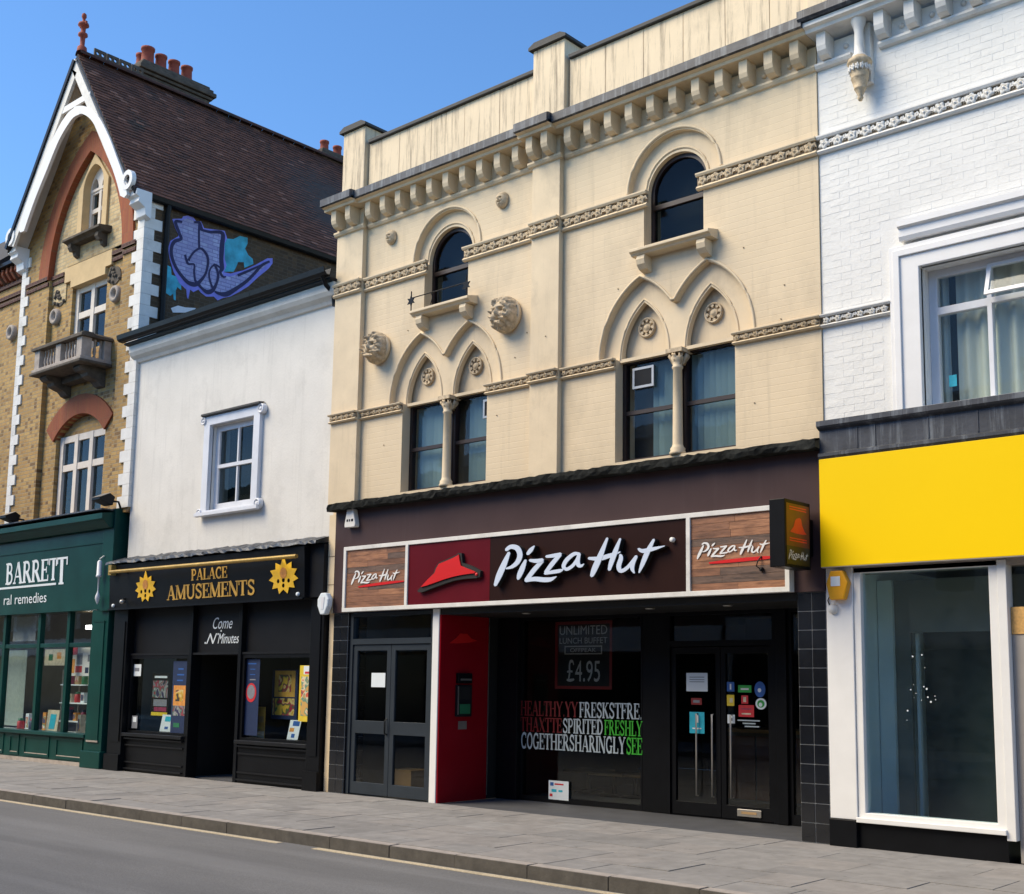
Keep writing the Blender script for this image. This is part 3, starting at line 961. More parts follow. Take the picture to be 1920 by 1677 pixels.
# ---- carved heads
def head(R, seed, mane):
    rs = random.Random(seed)
    lumps = [(rs.uniform(0, 2 * pi), rs.uniform(.55, .95), rs.uniform(.16, .34)) for _ in range(34)]

    def fn(u, w):
        a = 2 * pi * u
        r = w
        x, z = r * math.cos(a), r * math.sin(a)
        d = math.sqrt(max(0, 1 - r ** 2.4)) * .85
        # brow, eyes, nose, cheeks, chin of a face looking out
        d += .28 * math.exp(-((x / .13) ** 2 + ((z + .03) / .22) ** 2))            # nose
        d += .10 * math.exp(-((x / .42) ** 2 + ((z - .27) / .08) ** 2))            # brow
        for q in (-1, 1):
            d -= .34 * math.exp(-(((x - q * .24) / .13) ** 2 + ((z - .12) / .09) ** 2))   # eye sockets
            d += .09 * math.exp(-(((x - q * .3) / .16) ** 2 + ((z + .14) / .16) ** 2))    # cheeks
        d -= .30 * math.exp(-((x / .2) ** 2 + ((z + .36) / .055) ** 2))            # mouth
        d += .10 * math.exp(-((x / .2) ** 2 + ((z + .55) / .12) ** 2))             # chin
        if mane:
            for la, lr, lh in lumps:
                dx, dz = x - lr * math.cos(la), z - lr * math.sin(la)
                d += lh * math.exp(-(dx * dx + dz * dz) / .009)
            if r > .55:
                d += .09 * math.sin(a * 15 + r * 11)
        return (R * x, -R * d, R * z * 1.12)
    return MB().grid(fn, 72, 26)


for (x, z, R, sd, mane, lab) in ((-13.24, 6.44, .215, 3, True, 'large carved lion head boss near the corner pilaster, left of the double arch'), (-10.67, 6.45, .225, 5, True, 'large carved foliate head boss beside the middle pilaster'), (-13.06, 8.11, .10, 8, False, 'small carved mask under the cornice near the corner pilaster'), (-10.81, 8.10, .105, 9, False, 'small carved mask under the cornice near the middle pilaster')):
    t_h = thing('carved_head', lab, 'carving', (x, 0, z), 'carved heads on the cream wall')
    hm = head(R, sd, mane)
    hm.v = [(x + p[0], -.05 + p[1] if mane else -.01 + p[1], z + p[2]) for p in hm.v]
    hm.obj('head', M['cream_orn'], t_h)
    if mane:
        MB().lathe([(.001, .0), (R * 1.0, 0), (R * 1.06, -.03), (R * 1.05, -.06), (R * .97, -.085), (R * .9, -.06)], x, -.001, z, 28, 'y').obj('backing_disc', M['cream_trim'], t_h)
# fixing bolts and stains on the wall
bolt = MB().lathe([(.008, 0), (.008, -.008), (.001, -.01)], 0, 0, 0, 8, 'y').mesh('bolt', M['cream_soot'])
for x, z in ((-13.11, 4.99), (-10.86, 5.12), (-10.55, 5.86), (-8.83, 6.44), (-7.02, 6.55), (-6.55, 5.62), (-6.5, 6.0), (-10.34, 6.16), (-12.66, 6.62), (-9.94, 6.02), (-6.9, 4.72)):
    put('bolt', bolt, cb, (x, -.001 if not -10.21 < x < -9.73 else -.086, z))
# narrow rendered nib beside the amusement arcade
B(XL - .01, -14.10, -.03, .3, 2.58, 4.05).obj('party_nib', M['cream_trim'], cb)
for z in (3.0, 3.42):
    B(XL - .013, -14.097, -.033, .1, z, z + .012).obj('joint', M['cream_soot'], cb)
B(XL + .01, XL + .2, .02, 6.5, 0, 8.5).obj('side_wall', M['cream_trim'], cb)
# ================================================================== restaurant shopfront
sf = thing('restaurant_shopfront', 'dark brown restaurant shopfront recessed between black tiled piers', 'shopfront', (-10.1, .5, 0))
rr = random.Random(4)


def ledge_fn(x0, x1, z0, z1, y0):
    def fn(u, w):
        x = x0 + u * (x1 - x0)
        q = [(0, z0), (y0, z0), (y0 - .01, (z0 + z1) / 2), (y0, z1), (y0 * .5, z1 + .015), (0, z1 + .02)][int(round(w * 5))]
        e = .012 if 0 < w < 1 else 0
        return (x, q[0] + rr.uniform(-e, e), q[1] + rr.uniform(-e, e))
    return fn


MB().grid(ledge_fn(-14.13, -6.06, 4.085, 4.185, -.19), 110, 5, False).obj('moss_covered_ledge', M['moss'], sf)
B(-14.10, -6.06, -.03, .12, 2.585, 4.083).obj('fascia_backing', M['brown'], sf)
# tiled piers
for x0, x1, nm in ((-14.10, -13.775, 'l'), (-6.40, -6.07, 'r')):
    p = B(x0, x1, .0, .35, 0, 2.583).obj('tiled_pier', M['grout'], sf)
    nr = 13
    tw, th = (x1 - x0) / 2, 2.575 / nr
    me = B(.0045, tw - .0045, -.006, -.001, .0045, th - .0045).mesh('black_tile', M['tile'])
    ms = B(-.0, .012, .003, .345, .0025, th - .0025).mesh('black_tile', M['tile'])
    for r in range(nr):
        for c in range(2):
            put('black_tile', me, p, (x0 + c * tw, 0, .004 + r * th), (rr.uniform(-.004, .004), 0, rr.uniform(-.006, .006)))
        put('black_tile', ms, p, (x1 + .001, 0, .004 + r * th))
# soffit with downlights over the recess
B(-11.85, -6.41, .0, 1.3, 2.50, 2.58).obj('recess_soffit', M['blackm'], sf)
for x in (-10.6, -8.6, -7.5):
    MB().lathe([(.0, -.012), (.045, -.012), (.06, -.004), (.06, 0)], x, .35, 2.50, 16).obj('downlight', M['steel'], sf)
# grey double doors to the upper floors
dx0, dx1 = -13.765, -11.99
df = MB().slab([[(dx0, 0), (dx0, 2.57), (dx1, 2.57), (dx1, 0)], [(dx0 + .07, .002), (dx0 + .07, 2.12), (dx1 - .07, 2.12), (dx1 - .07, .002)], [(dx0 + .07, 2.2), (dx0 + .07, 2.52), (dx1 - .07, 2.52), (dx1 - .07, 2.2)]], .03, .13).obj('door_frame', M['greydoor'], sf)
B(dx0 + .06, dx1 - .06, .085, .09, 2.19, 2.53).obj('transom_pane', M['glasst'], df)
xm = (dx0 + dx1) / 2
for a0, a1, hs in ((dx0 + .075, xm - .003, 1), (xm + .003, dx1 - .075, -1)):
    d = MB().slab([[(a0, .015), (a0, 2.115), (a1, 2.115), (a1, .015)], [(a0 + .085, .18), (a0 + .085, .86), (a1 - .085, .86), (a1 - .085, .18)], [(a0 + .085, 1.04), (a0 + .085, 2.03), (a1 - .085, 2.03), (a1 - .085, 1.04)]], .05, .1).obj('grey_door', M['greydoor'], sf, bevel=.004)
    B(a0 + .08, a1 - .08, .073, .078, .175, .865).obj('door_pane', M['glasst'], d)
    B(a0 + .08, a1 - .08, .073, .078, 1.035, 2.035).obj('door_pane', M['glasst'], d)
    hx = a1 - .05 if hs > 0 else a0 + .05
    if hs > 0:
        MB().tube([(hx, .05, .86), (hx, .01, .88), (hx, .01, 1.06), (hx, .05, 1.08)], .012, 8).obj('door_handle', M['gutter'], d)
B(-11.985, -11.86, -.015, .14, 0, 2.58).obj('white_post', M['white'], sf, bevel=.006)
rp = B(-11.859, -11.835, .0, .93, 0, 2.5).obj('red_side_panel', M['redpanel'], sf)
B(-11.87, -11.846, .935, 1.45, 0, 2.5).obj('dark_side_panel', M['blackm'], sf)
B(-11.846, -11.838, .94, .955, .05, 2.5).obj('panel_trim', M['steel'], sf)
# glazed front at the back of the recess
for x0, x1, y0 in ((-11.83, -11.45, 1.12), (-9.335, -8.96, 1.192), (-7.36, -7.22, 1.16)):
    B(x0, x1, y0, 1.34, .0, 2.5).obj('black_post', M['black'], sf, bevel=.006)
wf = MB().slab([[(-11.448, .0), (-11.448, 2.5), (-9.342, 2.5), (-9.342, 0)], [(-11.41, .07), (-11.41, 2.46), (-9.37, 2.46), (-9.37, .07)]], 1.2, 1.27).obj('shop_window', M['black'], sf)
B(-11.43, -9.355, 1.225, 1.233, .05, 2.48).obj('pane', M['glasst'], wf)
wf = MB().slab([[(-7.218, .0), (-7.218, 2.5), (-6.405, 2.5), (-6.405, 0)], [(-7.17, .12), (-7.17, 2.46), (-6.42, 2.46), (-6.42, .12)]], 1.2, 1.27).obj('shop_window', M['black'], sf)
B(-7.19, -6.41, 1.225, 1.233, .1, 2.48).obj('pane', M['glasst'], wf)
fr = MB().slab([[(-8.955, 0), (-8.955, 2.5), (-7.365, 2.5), (-7.365, 0)], [(-8.9, .004), (-8.9, 2.07), (-7.42, 2.07), (-7.42, .004)], [(-8.9, 2.14), (-8.9, 2.46), (-7.42, 2.46), (-7.42, 2.14)]], 1.18, 1.28).obj('entrance_frame', M['black'], sf)
B(-8.91, -7.41, 1.23, 1.236, 2.13, 2.47).obj('transom_pane', M['glasst'], fr)
for a0, a1, s in ((-8.895, -8.163, 1), (-8.157, -7.425, -1)):
    d = MB().slab([[(a0, .01), (a0, 2.06), (a1, 2.06), (a1, .01)], [(a0 + .07, .17), (a0 + .07, 1.98), (a1 - .07, 1.98), (a1 - .07, .17)]], 1.205, 1.25).obj('glazed_door', M['black'], sf, bevel=.004)
    B(a0 + .065, a1 - .065, 1.226, 1.232, .165, 1.985).obj('pane', M['glasst'], d)
    for hx in ((a1 - .33, a1 - .10) if s > 0 else (a0 + .16,)):
        MB().tube([(hx, 1.2, .25), (hx, 1.165, .25), (hx, 1.165, 1.24), (hx, 1.2, 1.24)], .011, 8).obj('door_handle', M['steel'], d)
    if s < 0:
        q = B(-7.93, -7.60, 1.19, 1.204, .05, .135).obj('letter_plate', M['steel'], d, bevel=.003)
        B(-7.87, -7.66, 1.186, 1.189, .08, .11).obj('flap', M['wood'], q)
B(-11.85, -6.41, .0, 1.199, -.028, -.004).obj('recess_paving', M['recess'], kind='structure')
# dim interior behind the glass
ir = thing('restaurant_interior', 'dim restaurant room with plain walls seen through the tinted glass', 'room', (-10, 4, 0))
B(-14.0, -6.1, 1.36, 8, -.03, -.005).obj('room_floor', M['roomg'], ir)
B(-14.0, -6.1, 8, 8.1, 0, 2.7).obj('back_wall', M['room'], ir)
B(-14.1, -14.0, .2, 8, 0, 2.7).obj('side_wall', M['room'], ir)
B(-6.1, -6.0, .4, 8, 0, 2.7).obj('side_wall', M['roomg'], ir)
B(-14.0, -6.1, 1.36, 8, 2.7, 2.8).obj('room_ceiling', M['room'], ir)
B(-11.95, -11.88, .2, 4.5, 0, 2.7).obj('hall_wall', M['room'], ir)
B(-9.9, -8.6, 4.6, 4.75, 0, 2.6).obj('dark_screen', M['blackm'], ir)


def table(label, x, y, w, d, h=.74):
    t = thing('bench_table', label, 'table', (x, y, 0), 'tables inside the restaurant')
    B(x - w / 2, x + w / 2, y - d / 2, y + d / 2, h - .035, h).obj('table_top', M['wood'], t, bevel=.004)
    MB().lathe([(.22, .0), (.22, .02), (.035, .04), (.035, h - .036)], x, y, 0, 14).obj('pedestal', M['gutter'], t)


for lab, px, py in (('low wood topped restaurant bench table behind the vinyl words, next to the wall panel', 1105, 1443), ('low wood topped restaurant bench table in the middle of the window below the green word', 1152, 1449), ('low wood topped restaurant bench table beside the black post behind the glass', 1190, 1451)):
    q = WG(px, py, .33)
    table(lab, q[0], q[1], .62, .45, .33)
ct = thing('service_counter', 'reddish wood service counter with panelled front behind the glazed entrance doors', 'counter', (-8.9, 3.4, 0))
B(-9.3, -7.4, 3.1, 3.6, 0, .95).obj('counter_front', M['roomg'], ct)
B(-9.4, -7.3, 3.0, 3.7, .951, 1.0).obj('counter_top', M['wood'], ct, bevel=.004)
M['counterp'] = pbr('counter_panel', (.20, .10, .07), .5, .15, 3, 0)
for i in range(4):
    B(-9.27 + i * .47, -8.83 + i * .47, 3.08, 3.098, .05, .9).obj('panel', M['counterp'], ct)
# hall things behind the grey door
bx = thing('cardboard_box', 'brown cardboard box on the floor behind the grey double door', 'box', (-13.2, .75, 0))
M['card'] = pbr('cardboard', (.34, .20, .08), .8, .12, 5, .1, 40)
B(-13.45, -12.95, .55, .95, 0, .34).obj('carton', M['card'], bx)
B(-13.22, -13.18, .547, .953, .3405, .343).obj('tape', M['papery'], bx)
# ------------------------------------------------------------------ fascia sign
fs = thing('fascia_sign', 'long restaurant fascia sign with white frame, wood panels, red hat logo and brush script name', 'sign', (-10.1, -.08, 2.58))
X0, X1, Z0, Z1 = -13.77, -6.42, 2.585, 3.53
e = .055
cuts = (-12.415, -7.715)
fl = [[(X0, Z0), (X0, Z1), (X1, Z1), (X1, Z0)]]
xa = X0 + e
for c in cuts + (None,):
    xb = (c - e / 2) if c else X1 - e
    fl.append([(xa, Z0 + e), (xa, Z1 - e), (xb, Z1 - e), (xb, Z0 + e)])
    xa = (c + e / 2) if c else 0
MB().slab(fl, -.135, -.031).obj('white_frame', M['whited'], fs, bevel=.004)
B(-12.4, -10.832, -.115, -.06, Z0 + .03, Z1 - .03).obj('red_panel', M['signred'], fs)
B(-10.83, -7.73, -.114, -.06, Z0 + .03, Z1 - .03).obj('brown_panel', M['signbrown'], fs)
for pa, pb in ((X0 + .03, -12.43), (-7.70, X1 - .03)):
    n = 10
    for i in range(n):
        zz = Z0 + e - .003 + i * (Z1 - Z0 - 2 * e + .006) / n
        zb = zz + (Z1 - Z0 - 2 * e + .006) / n - .003
        sp = rr.uniform(.3, .7)
        for xa, xb in ((pa, pa + (pb - pa) * sp - .001), (pa + (pb - pa) * sp + .001, pb)):
            B(xa, xb, -.112 + rr.uniform(-.002, .002), -.06, zz, zb).obj('plank', rr.choice(PLANKS + PLANKS[:2]) if i != 6 else PLANKS[2], fs)


def pxs(o, k, Y):
    return lambda a, b: W(o[0] + a / k, o[1] + b / k, Y)


mp = pxs((910, 990), 5.3333, -.19)
WORD = []                                             # outlines in facade metres
for i, st in enumerate(SCRIPT):
    poly = [mp(a, b) for a, b in ribbon(st)]
    WORD.append(poly)
    d = (i % 5) * .0007
    l = MB().slab(poly, -.186 - d, -.118).obj('letter_stroke', M['blackm'], fs)
    MB().slab(poly, -.195 - d, -.1862 - d).obj('letter_face', M['letter'], l)
c = mp(1843, 115)
MB().lathe([(.0, -.04), (.028, -.04), (.028, 0)], c[0], -.115, c[1], 14, 'y').obj('trade_mark', M['whited'], fs)
hp = pxs((770, 1010), 12.8, -.17)
hb = [hp(a, b) for a, b in HATB]
hr = [hp(a, b) for a, b in HAT]
hat = MB().slab(hb, -.165, -.118).obj('hat_logo', M['blackm'], fs)
MB().slab(hr, -.182, -.1655).obj('hat_face', M['hatred'], hat)
b = hp(1580, 860)
MB().lathe([(.0, -.012), (.022, -.012), (.022, 0)], b[0], -.166, b[1], 10, 'y').obj('hat_face', M['hatred'], hat)
wx = [min(p[0] for q in WORD for p in q), max(p[0] for q in WORD for p in q)]
wz = [min(p[1] for q in WORD for p in q), max(p[1] for q in WORD for p in q)]


def small_word(par, a0, a1, b0, b1, m, mat, name='printed_word'):
    mb = MB()
    for i, q in enumerate(WORD):
        P = [(a0 + (x - wx[0]) / (wx[1] - wx[0]) * (a1 - a0), b0 + (z - wz[0]) / (wz[1] - wz[0]) * (b1 - b0)) for x, z in q]
        tri = tessellate_polygon([[Vector((a, b, 0)) for a, b in P]])
        mb.add([m(a, b, i * .0003) for a, b in P], [tuple(t) for t in tri])
    return mb.obj(name, mat, par)


YP = -.119
for tl, br, ul in (((659, 1066), (750, 1096), [(672, 1101, 2), (690, 1098, 4.5), (720, 1094, 5), (745, 1091, 4), (757, 1090, 2)]), ((1306, 1007), (1446, 1051), [(1330, 1056, 3), (1360, 1053, 6), (1400, 1049, 7), (1435, 1046, 6), (1450, 1045, 3)])):
    a0, b1 = W(*tl, YP)
    a1, b0 = W(*br, YP)
    # the words run level on the board: take heights from their left and right ends
    zt = (W(tl[0] + 6, tl[1] + 3, YP)[1] + W(br[0] - 6, tl[1] - (8 if tl[0] > 1000 else 4), YP)[1]) / 2
    h = (a1 - a0) / (wx[1] - wx[0]) * (wz[1] - wz[0])
    zc = (b0 + b1) / 2
    small_word(fs, a0, a1, zc - h / 2, zc + h / 2, lambda a, b, d: (a, YP - d, b), M['white'])
    P = [W(a, b, YP) for a, b in ribbon(ul)]
    MB().slab(P, YP - .001, YP + .003).obj('red_underline', M['hatred'], fs)
# ------------------------------------------------------------------ projecting sign
hs = thing('projecting_sign', 'black box sign with orange printed side standing out from the wall over the tiled pier', 'sign', (-6.25, -.4, 2.8))
B(-6.345, -6.165, -.66, -.13, 2.80, 3.50).obj('sign_box', M['black'], hs, bevel=.006)
B(-6.33, -6.19, -.129, -.031, 2.95, 3.34).obj('wall_bracket', M['black'], hs)
M['orange'] = pbr('printed_orange_brown', (.17, .045, .008), .35, .25, 6, 0)
M['olive'] = pbr('printed_olive', (.045, .032, .006), .35, .25, 6, 0)
M['orangered'] = pbr('printed_orange_red', (.75, .05, .012), .4, .08, 6, 0)
ya, yb = -.63, -.16
B(-6.164, -6.161, ya, yb, 3.02, 3.46).obj('printed_panel', M['orange'], hs)
B(-6.164, -6.1605, ya, yb, 2.83, 3.02).obj('printed_band', M['olive'], hs)
bm_ = [(-.56, 3.165), (-.49, 3.22), (-.455, 3.29), (-.425, 3.31), (-.36, 3.325), (-.33, 3.31), (-.315, 3.25), (-.26, 3.185), (-.22, 3.165), (-.3, 3.155), (-.45, 3.155)]
MB().slab(bm_, -6.1608, -6.1585, 'x').obj('hat_logo', M['orangered'], hs)
for z in (3.395, 3.42, 3.095, 3.07):
    B(-6.1608, -6.1592, ya + .06, yb - .06, z, z + .012).obj('print_line', M['orangered'], hs)
small_word(hs, -.6, -.2, 2.875, 2.98, lambda a, b, d: (-6.1595 + d, a, b), M['whited'])
# ------------------------------------------------------------------ small fixtures
al = thing('alarm_box', 'cream plastic alarm box under the mossy ledge at the end of the brown fascia', 'alarm box', (-13.8, -.1, 3.72))
xc, zc = W(660, 973, -.08)
MB().slab([(xc - .075, zc + .14), (xc + .06, zc + .14), (xc + .12, zc - .09), (xc + .11, zc - .125), (xc - .12, zc - .125), (xc - .125, zc - .09)], -.12, -.031).obj('casing', M['whited'], al, bevel=.012)
for a, w in ((-.07, .03), (-.02, .025), (.03, .045)):
    B(xc + a, xc + a + w, -.1235, -.1205, zc - .045, zc - .01).obj('printed_mark', M['gutter'], al)
cbx = thing('cable_hook', 'loose black cable and clip hanging on the wood panel behind the projecting sign', 'cable', (-6.9, -.12, 2.9))
p0, p1, p2, p3 = W(1427, 1043, -.13), W(1421, 1052, -.15), W(1419, 1062, -.15), W(1428, 1068, -.13)
MB().tube([(p0[0], -.125, p0[1]), (p1[0], -.15, p1[1]), (p2[0], -.16, p2[1]), (p3[0], -.14, p3[1])], .008, 6).obj('cable', M['gutter'], cbx)
MB().lathe([(.0, -.03), (.022, -.025), (.026, 0)], p3[0], -.12, p3[1], 10, 'y').obj('clip', M['gutter'], cbx)
# cash machine on the red side panel
atm = thing('cash_machine', 'small black and green cash machine set in the red side panel', 'cash machine', (-11.8, .43, .95))
B(-11.834, -11.79, .29, .58, 1.13, 1.56).obj('body', M['charcoal'], atm, bevel=.01)
B(-11.834, -11.78, .30, .57, 1.58, 1.72).obj('header', M['black'], atm, bevel=.008)
B(-11.7795, -11.777, .34, .55, 1.62, 1.645).obj('header_text', M['steel'], atm)
B(-11.789, -11.786, .34, .54, 1.36, 1.53).obj('screen', M['blackm'], atm)
M['teal'] = pbr('green_trim', (.02, .16, .07), .4, .2, 9, 0)
B(-11.789, -11.784, .34, .54, 1.17, 1.30).obj('keypad', M['teal'], atm)
B(-11.7845, -11.78, .295, .315, 1.16, 1.54).obj('side_trim', M['steel'], atm)
B(-11.834, -11.826, .36, .52, .96, 1.07).obj('receipt_label', M['steel'], atm)
MB().slab([(.16, 2.12), (.3, 2.2), (.36, 2.26), (.5, 2.26), (.58, 2.2), (.7, 2.17), (.55, 2.14), (.3, 2.12)], -11.8345, -11.830, 'x').obj('hat_relief', M['hatred'], rp)


def notice(name, label, px0, py0, px1, py1, Y, mat, cat='notice', group=None, marks=(), th=.002, tilt=0):
    """sheet on a pane: two opposite pixel corners, plus coloured marks as fractions of the sheet"""
    a0, b1 = W(px0, py0, Y)
    a1, b0 = W(px1, py1, Y)
    zc = (b0 + b1) / 2
    t = thing(name, label, cat, ((a0 + a1) / 2, Y, b0), group)
    s = MB().slab([(a0 + tilt, b0), (a1 + tilt, b0), (a1 - tilt, b1), (a0 - tilt, b1)], Y - th, Y).obj('sheet', mat, t)
    for i, (u0, u1, v0, v1, mm) in enumerate(marks):
        tl = lambda v: tilt * (1 - 2 * v)
        MB().slab([(a0 + (a1 - a0) * u0 + tl(v0), b0 + (b1 - b0) * v0), (a0 + (a1 - a0) * u1 + tl(v0), b0 + (b1 - b0) * v0), (a0 + (a1 - a0) * u1 + tl(v1), b0 + (b1 - b0) * v1), (a0 + (a1 - a0) * u0 + tl(v1), b0 + (b1 - b0) * v1)], Y - th - .0012 - .0003 * i, Y - th - .0002).obj('print', mm, t)
    return t


def flat(name, c, rough=.5, var=.15):
    return pbr(name, c, rough, var, 14, 0)


M['ink'] = flat('grey_ink', (.20, .21, .24))
M['cyan'] = flat('cyan_print', (.02, .42, .56))
M['pgreen'] = flat('green_print', (.02, .34, .05))
M['pred'] = flat('red_print', (.55, .02, .03))
M['pblue'] = flat('blue_print', (.02, .10, .36))
M['pyellow'] = flat('yellow_print', (.68, .50, .03))
M['navy'] = flat('navy_print', (.008, .022, .075))
M['pcream'] = flat('cream_print', (.62, .55, .40), var=.3)
M['porange'] = flat('orange_print', (.62, .26, .05), var=.3)
M['ppink'] = flat('magenta_print', (.26, .03, .08), var=.3)


def busy(name, cols, scale, seed):
    m, t, p, N, L = nodes(name)
    r = N.new('ShaderNodeValToRGB')
    r.color_ramp.interpolation = 'EASE'
    for i, c in enumerate(cols):
        e_ = r.color_ramp.elements[i] if i < 2 else r.color_ramp.elements.new(.3 + .4 * i / len(cols))
        e_.position = .3 + .4 * i / len(cols)
        e_.color = (*c, 1)
    L.new(noise(t, pos(t, (1 + .1 * seed, 1, 1)), scale * .28, 1), r.inputs['Fac'])
    L.new(r.outputs['Color'], p.inputs['Base Color'])
    p.inputs['Roughness'].default_value = .4
    return m


M['busy_fruit'] = busy('printed_fruit_picture', ((.05, .04, .03), (.5, .3, .03), (.6, .5, .2), (.3, .02, .05), (.05, .12, .05), (.62, .4, .05)), 22, 0)
M['busy_comic'] = busy('printed_comic_picture', ((.7, .55, .1), (.1, .1, .12), (.6, .1, .05), (.7, .62, .4), (.1, .25, .2), (.6, .35, .1)), 26, 1)
M['busy_machine'] = busy('printed_machine_picture', ((.02, .02, .03), (.2, .2, .22), (.25, .03, .05), (.05, .12, .1), (.3, .3, .3), (.03, .03, .08)), 24, 2)
M['busy_pack'] = busy('printed_packaging', ((.6, .5, .35), (.5, .06, .05), (.7, .68, .6), (.1, .25, .12), (.55, .25, .05), (.08, .08, .15)), 18, 0)
M['vwhite'] = flat('vinyl_pale', (.36, .43, .48), .5, .1)
M['vred'] = flat('vinyl_dark_red', (.13, .003, .006), .5, .1)
M['vgreen'] = flat('vinyl_green', (.03, .36, .02), .5, .1)
M['dimred'] = flat('dim_poster_red', (.22, .012, .012), .5, .1)
M['dimgrey'] = flat('dim_poster_grey', (.5, .5, .5), .5, .1)
lines = tuple((.15, .85, v, v + .035, M['ink']) for v in (.75, .62, .5))
notice('paper_notice', 'blank white paper notice taped inside the grey double door', 697, 1262, 722, 1289, .049, M['paper'])
notice('paper_notice', 'white letter taped high on the glazed entrance door', 1287, 1262, 1327, 1297, 1.204, M['paper'], marks=lines)
notice('hygiene_certificate', 'white certificate with small print taped low on the recessed window', 1029, 1463, 1066, 1502, 1.198, M['paper'], marks=((.08, .25, .72, .9, M['pblue']), (.3, .75, .78, .86, M['pred']), (.15, .4, .4, .55, M['cyan']), (.5, .7, .42, .52, M['cyan']), (.06, .2, .16, .3, M['pred'])))
notice('hand_wash_poster', 'cyan hygiene poster on the glazed door above the steel handles', 1293, 1335, 1321, 1376, 1.203, M['cyan'], cat='poster', marks=((.4, .6, .5, .85, M['white']), (.2, .8, .2, .26, M['white'])))
notice('door_sticker', 'small dark red sticker below the white letter on the door', 1296, 1309, 1316, 1322, 1.203, M['dimred'], cat='sticker', marks=((.2, .8, .3, .7, M['ink']),))
notice('door_sticker', 'square blue sticker at the top of the sticker column on the door', 1363, 1279, 1377, 1297, 1.203, M['pblue'], cat='sticker', marks=((.4, .6, .2, .8, M['white']),))
notice('door_sticker', 'square yellow sticker under the blue square one on the door', 1363, 1303, 1377, 1324, 1.203, M['pyellow'], cat='sticker', marks=((.4, .8, .3, .7, M['pcream']),))
notice('door_sticker', 'white square sticker with a dark dot lowest on the door', 1364, 1340, 1378, 1357, 1.203, M['paper'], cat='sticker', marks=((.3, .7, .3, .6, M['ink']),))
notice('door_sticker', 'green rectangular open sticker on the entrance door', 1384, 1285, 1409, 1299, 1.203, M['pgreen'], cat='sticker', marks=((.2, .8, .35, .6, M['white']),))
notice('door_sticker', 'small red framed sticker above the large red one on the door', 1390, 1304, 1403, 1320, 1.203, M['pred'], cat='sticker', marks=((.3, .7, .2, .8, M['pcream']),))
notice('door_sticker', 'large red rectangular sticker on the entrance door', 1385, 1322, 1414, 1345, 1.203, M['pred'], cat='sticker', marks=((.15, .85, .62, .72, M['ppink']), (.2, .8, .2, .32, M['pcream'])))
t_ = thing('door_sticker', 'fine white printed lines under the large red sticker on the door', 'sticker', (-7.75, 1.2, 1.1))
a = W(1383, 1350, 1.203)
for i, (w, o) in enumerate(((.31, 0), (.18, .07), (.2, .1))):
    B(a[0] + o, a[0] + o + w, 1.201, 1.203, a[1] - .012 - i * .035, a[1] + .003 - i * .035).obj('print', M['vwhite'], t_)
for lab, px, py, mm, m2, rz in (('round blue medallion sticker with a crown top on the door', 1425, 1293, 'pblue', 'paper', 1.25), ('round pale green rating sticker below the blue medallion', 1427, 1320, 'paper', 'pgreen', .9)):
    a = W(px, py, 1.203)
    t_ = thing('door_sticker', lab, 'sticker', (a[0], 1.203, a[1]))
    MB().slab(arcp(a[0], a[1], .075, 0, 345, 23, .075 * rz), 1.2, 1.203).obj('disc', M[mm], t_)
    MB().slab(arcp(a[0], a[1], .05, 0, 345, 23, .05 * rz), 1.1985, 1.1998).obj('print', M[m2 if mm == 'paper' else mm], t_)
    MB().slab(arcp(a[0] - .005, a[1] - .01, .025, 0, 330, 11), 1.197, 1.1983).obj('print', M['paper'], t_)
# lunch poster just inside the window
lp = thing('lunch_poster', 'dark lunch buffet poster with red border hanging behind the recessed window', 'poster', (-10.36, 1.26, 1.5))
xa, xb, za, zb = -10.86, -9.87, 1.52, 2.43
B(xa, xb, 1.242, 1.246, za, zb).obj('sheet', M['blackm'], lp)
MB().slab([[(xa, za), (xb, za), (xb, zb), (xa, zb)], [(xa + .04, za + .04), (xb - .04, za + .04), (xb - .04, zb - .04), (xa + .04, zb - .04)]], 1.237, 1.2415).obj('red_border', M['dimred'], lp)
MB().slab([[(xa + .17, 1.985), (xb - .17, 1.985), (xb - .17, 2.10), (xa + .17, 2.10)], [(xa + .185, 2.0), (xb - .185, 2.0), (xb - .185, 2.085), (xa + .185, 2.085)]], 1.237, 1.2415).obj('box_outline', M['dimgrey'], lp)
for key, u0, u1, v0, v1 in ((('UNLIMITED', 0), xa + .08, xb - .08, 2.25, 2.37), (('LUNCH BUFFET', 0), xa + .08, xb - .08, 2.13, 2.21), (('OFFPEAK', 0), xa + .27, xb - .27, 2.015, 2.07), (('4.95', 0), xa + .36, xb - .2, 1.62, 1.9)):
    mb = MB()
    fit_text(mb, key, u0, u1, v0, v1, lambda a, b: (a, 1.2365, b))
    mb.obj('lettering', M['dimgrey'], lp)
mb = MB()                                             # pound sign
for P in ([(.9, .82, .1), (.75, .97, .12), (.5, .95, .16), (.4, .75, .18), (.42, .4, .18), (.3, .12, .12)], [(.15, .47, .09), (.5, .49, .1), (.75, .48, .09)], [(.12, .08, .1), (.5, .06, .14), (.95, .1, .1)]):
    Q = [(xa + .2 + a * .15, 1.62 + b * .28) for a, b in ribbon(P)]
    tri = tessellate_polygon([[Vector((a, b, 0)) for a, b in Q]])
    mb.add([(a, 1.2365 - len(mb.f) * 1e-5, b) for a, b in Q], [tuple(t) for t in tri])
mb.obj('lettering', M['dimgrey'], lp)
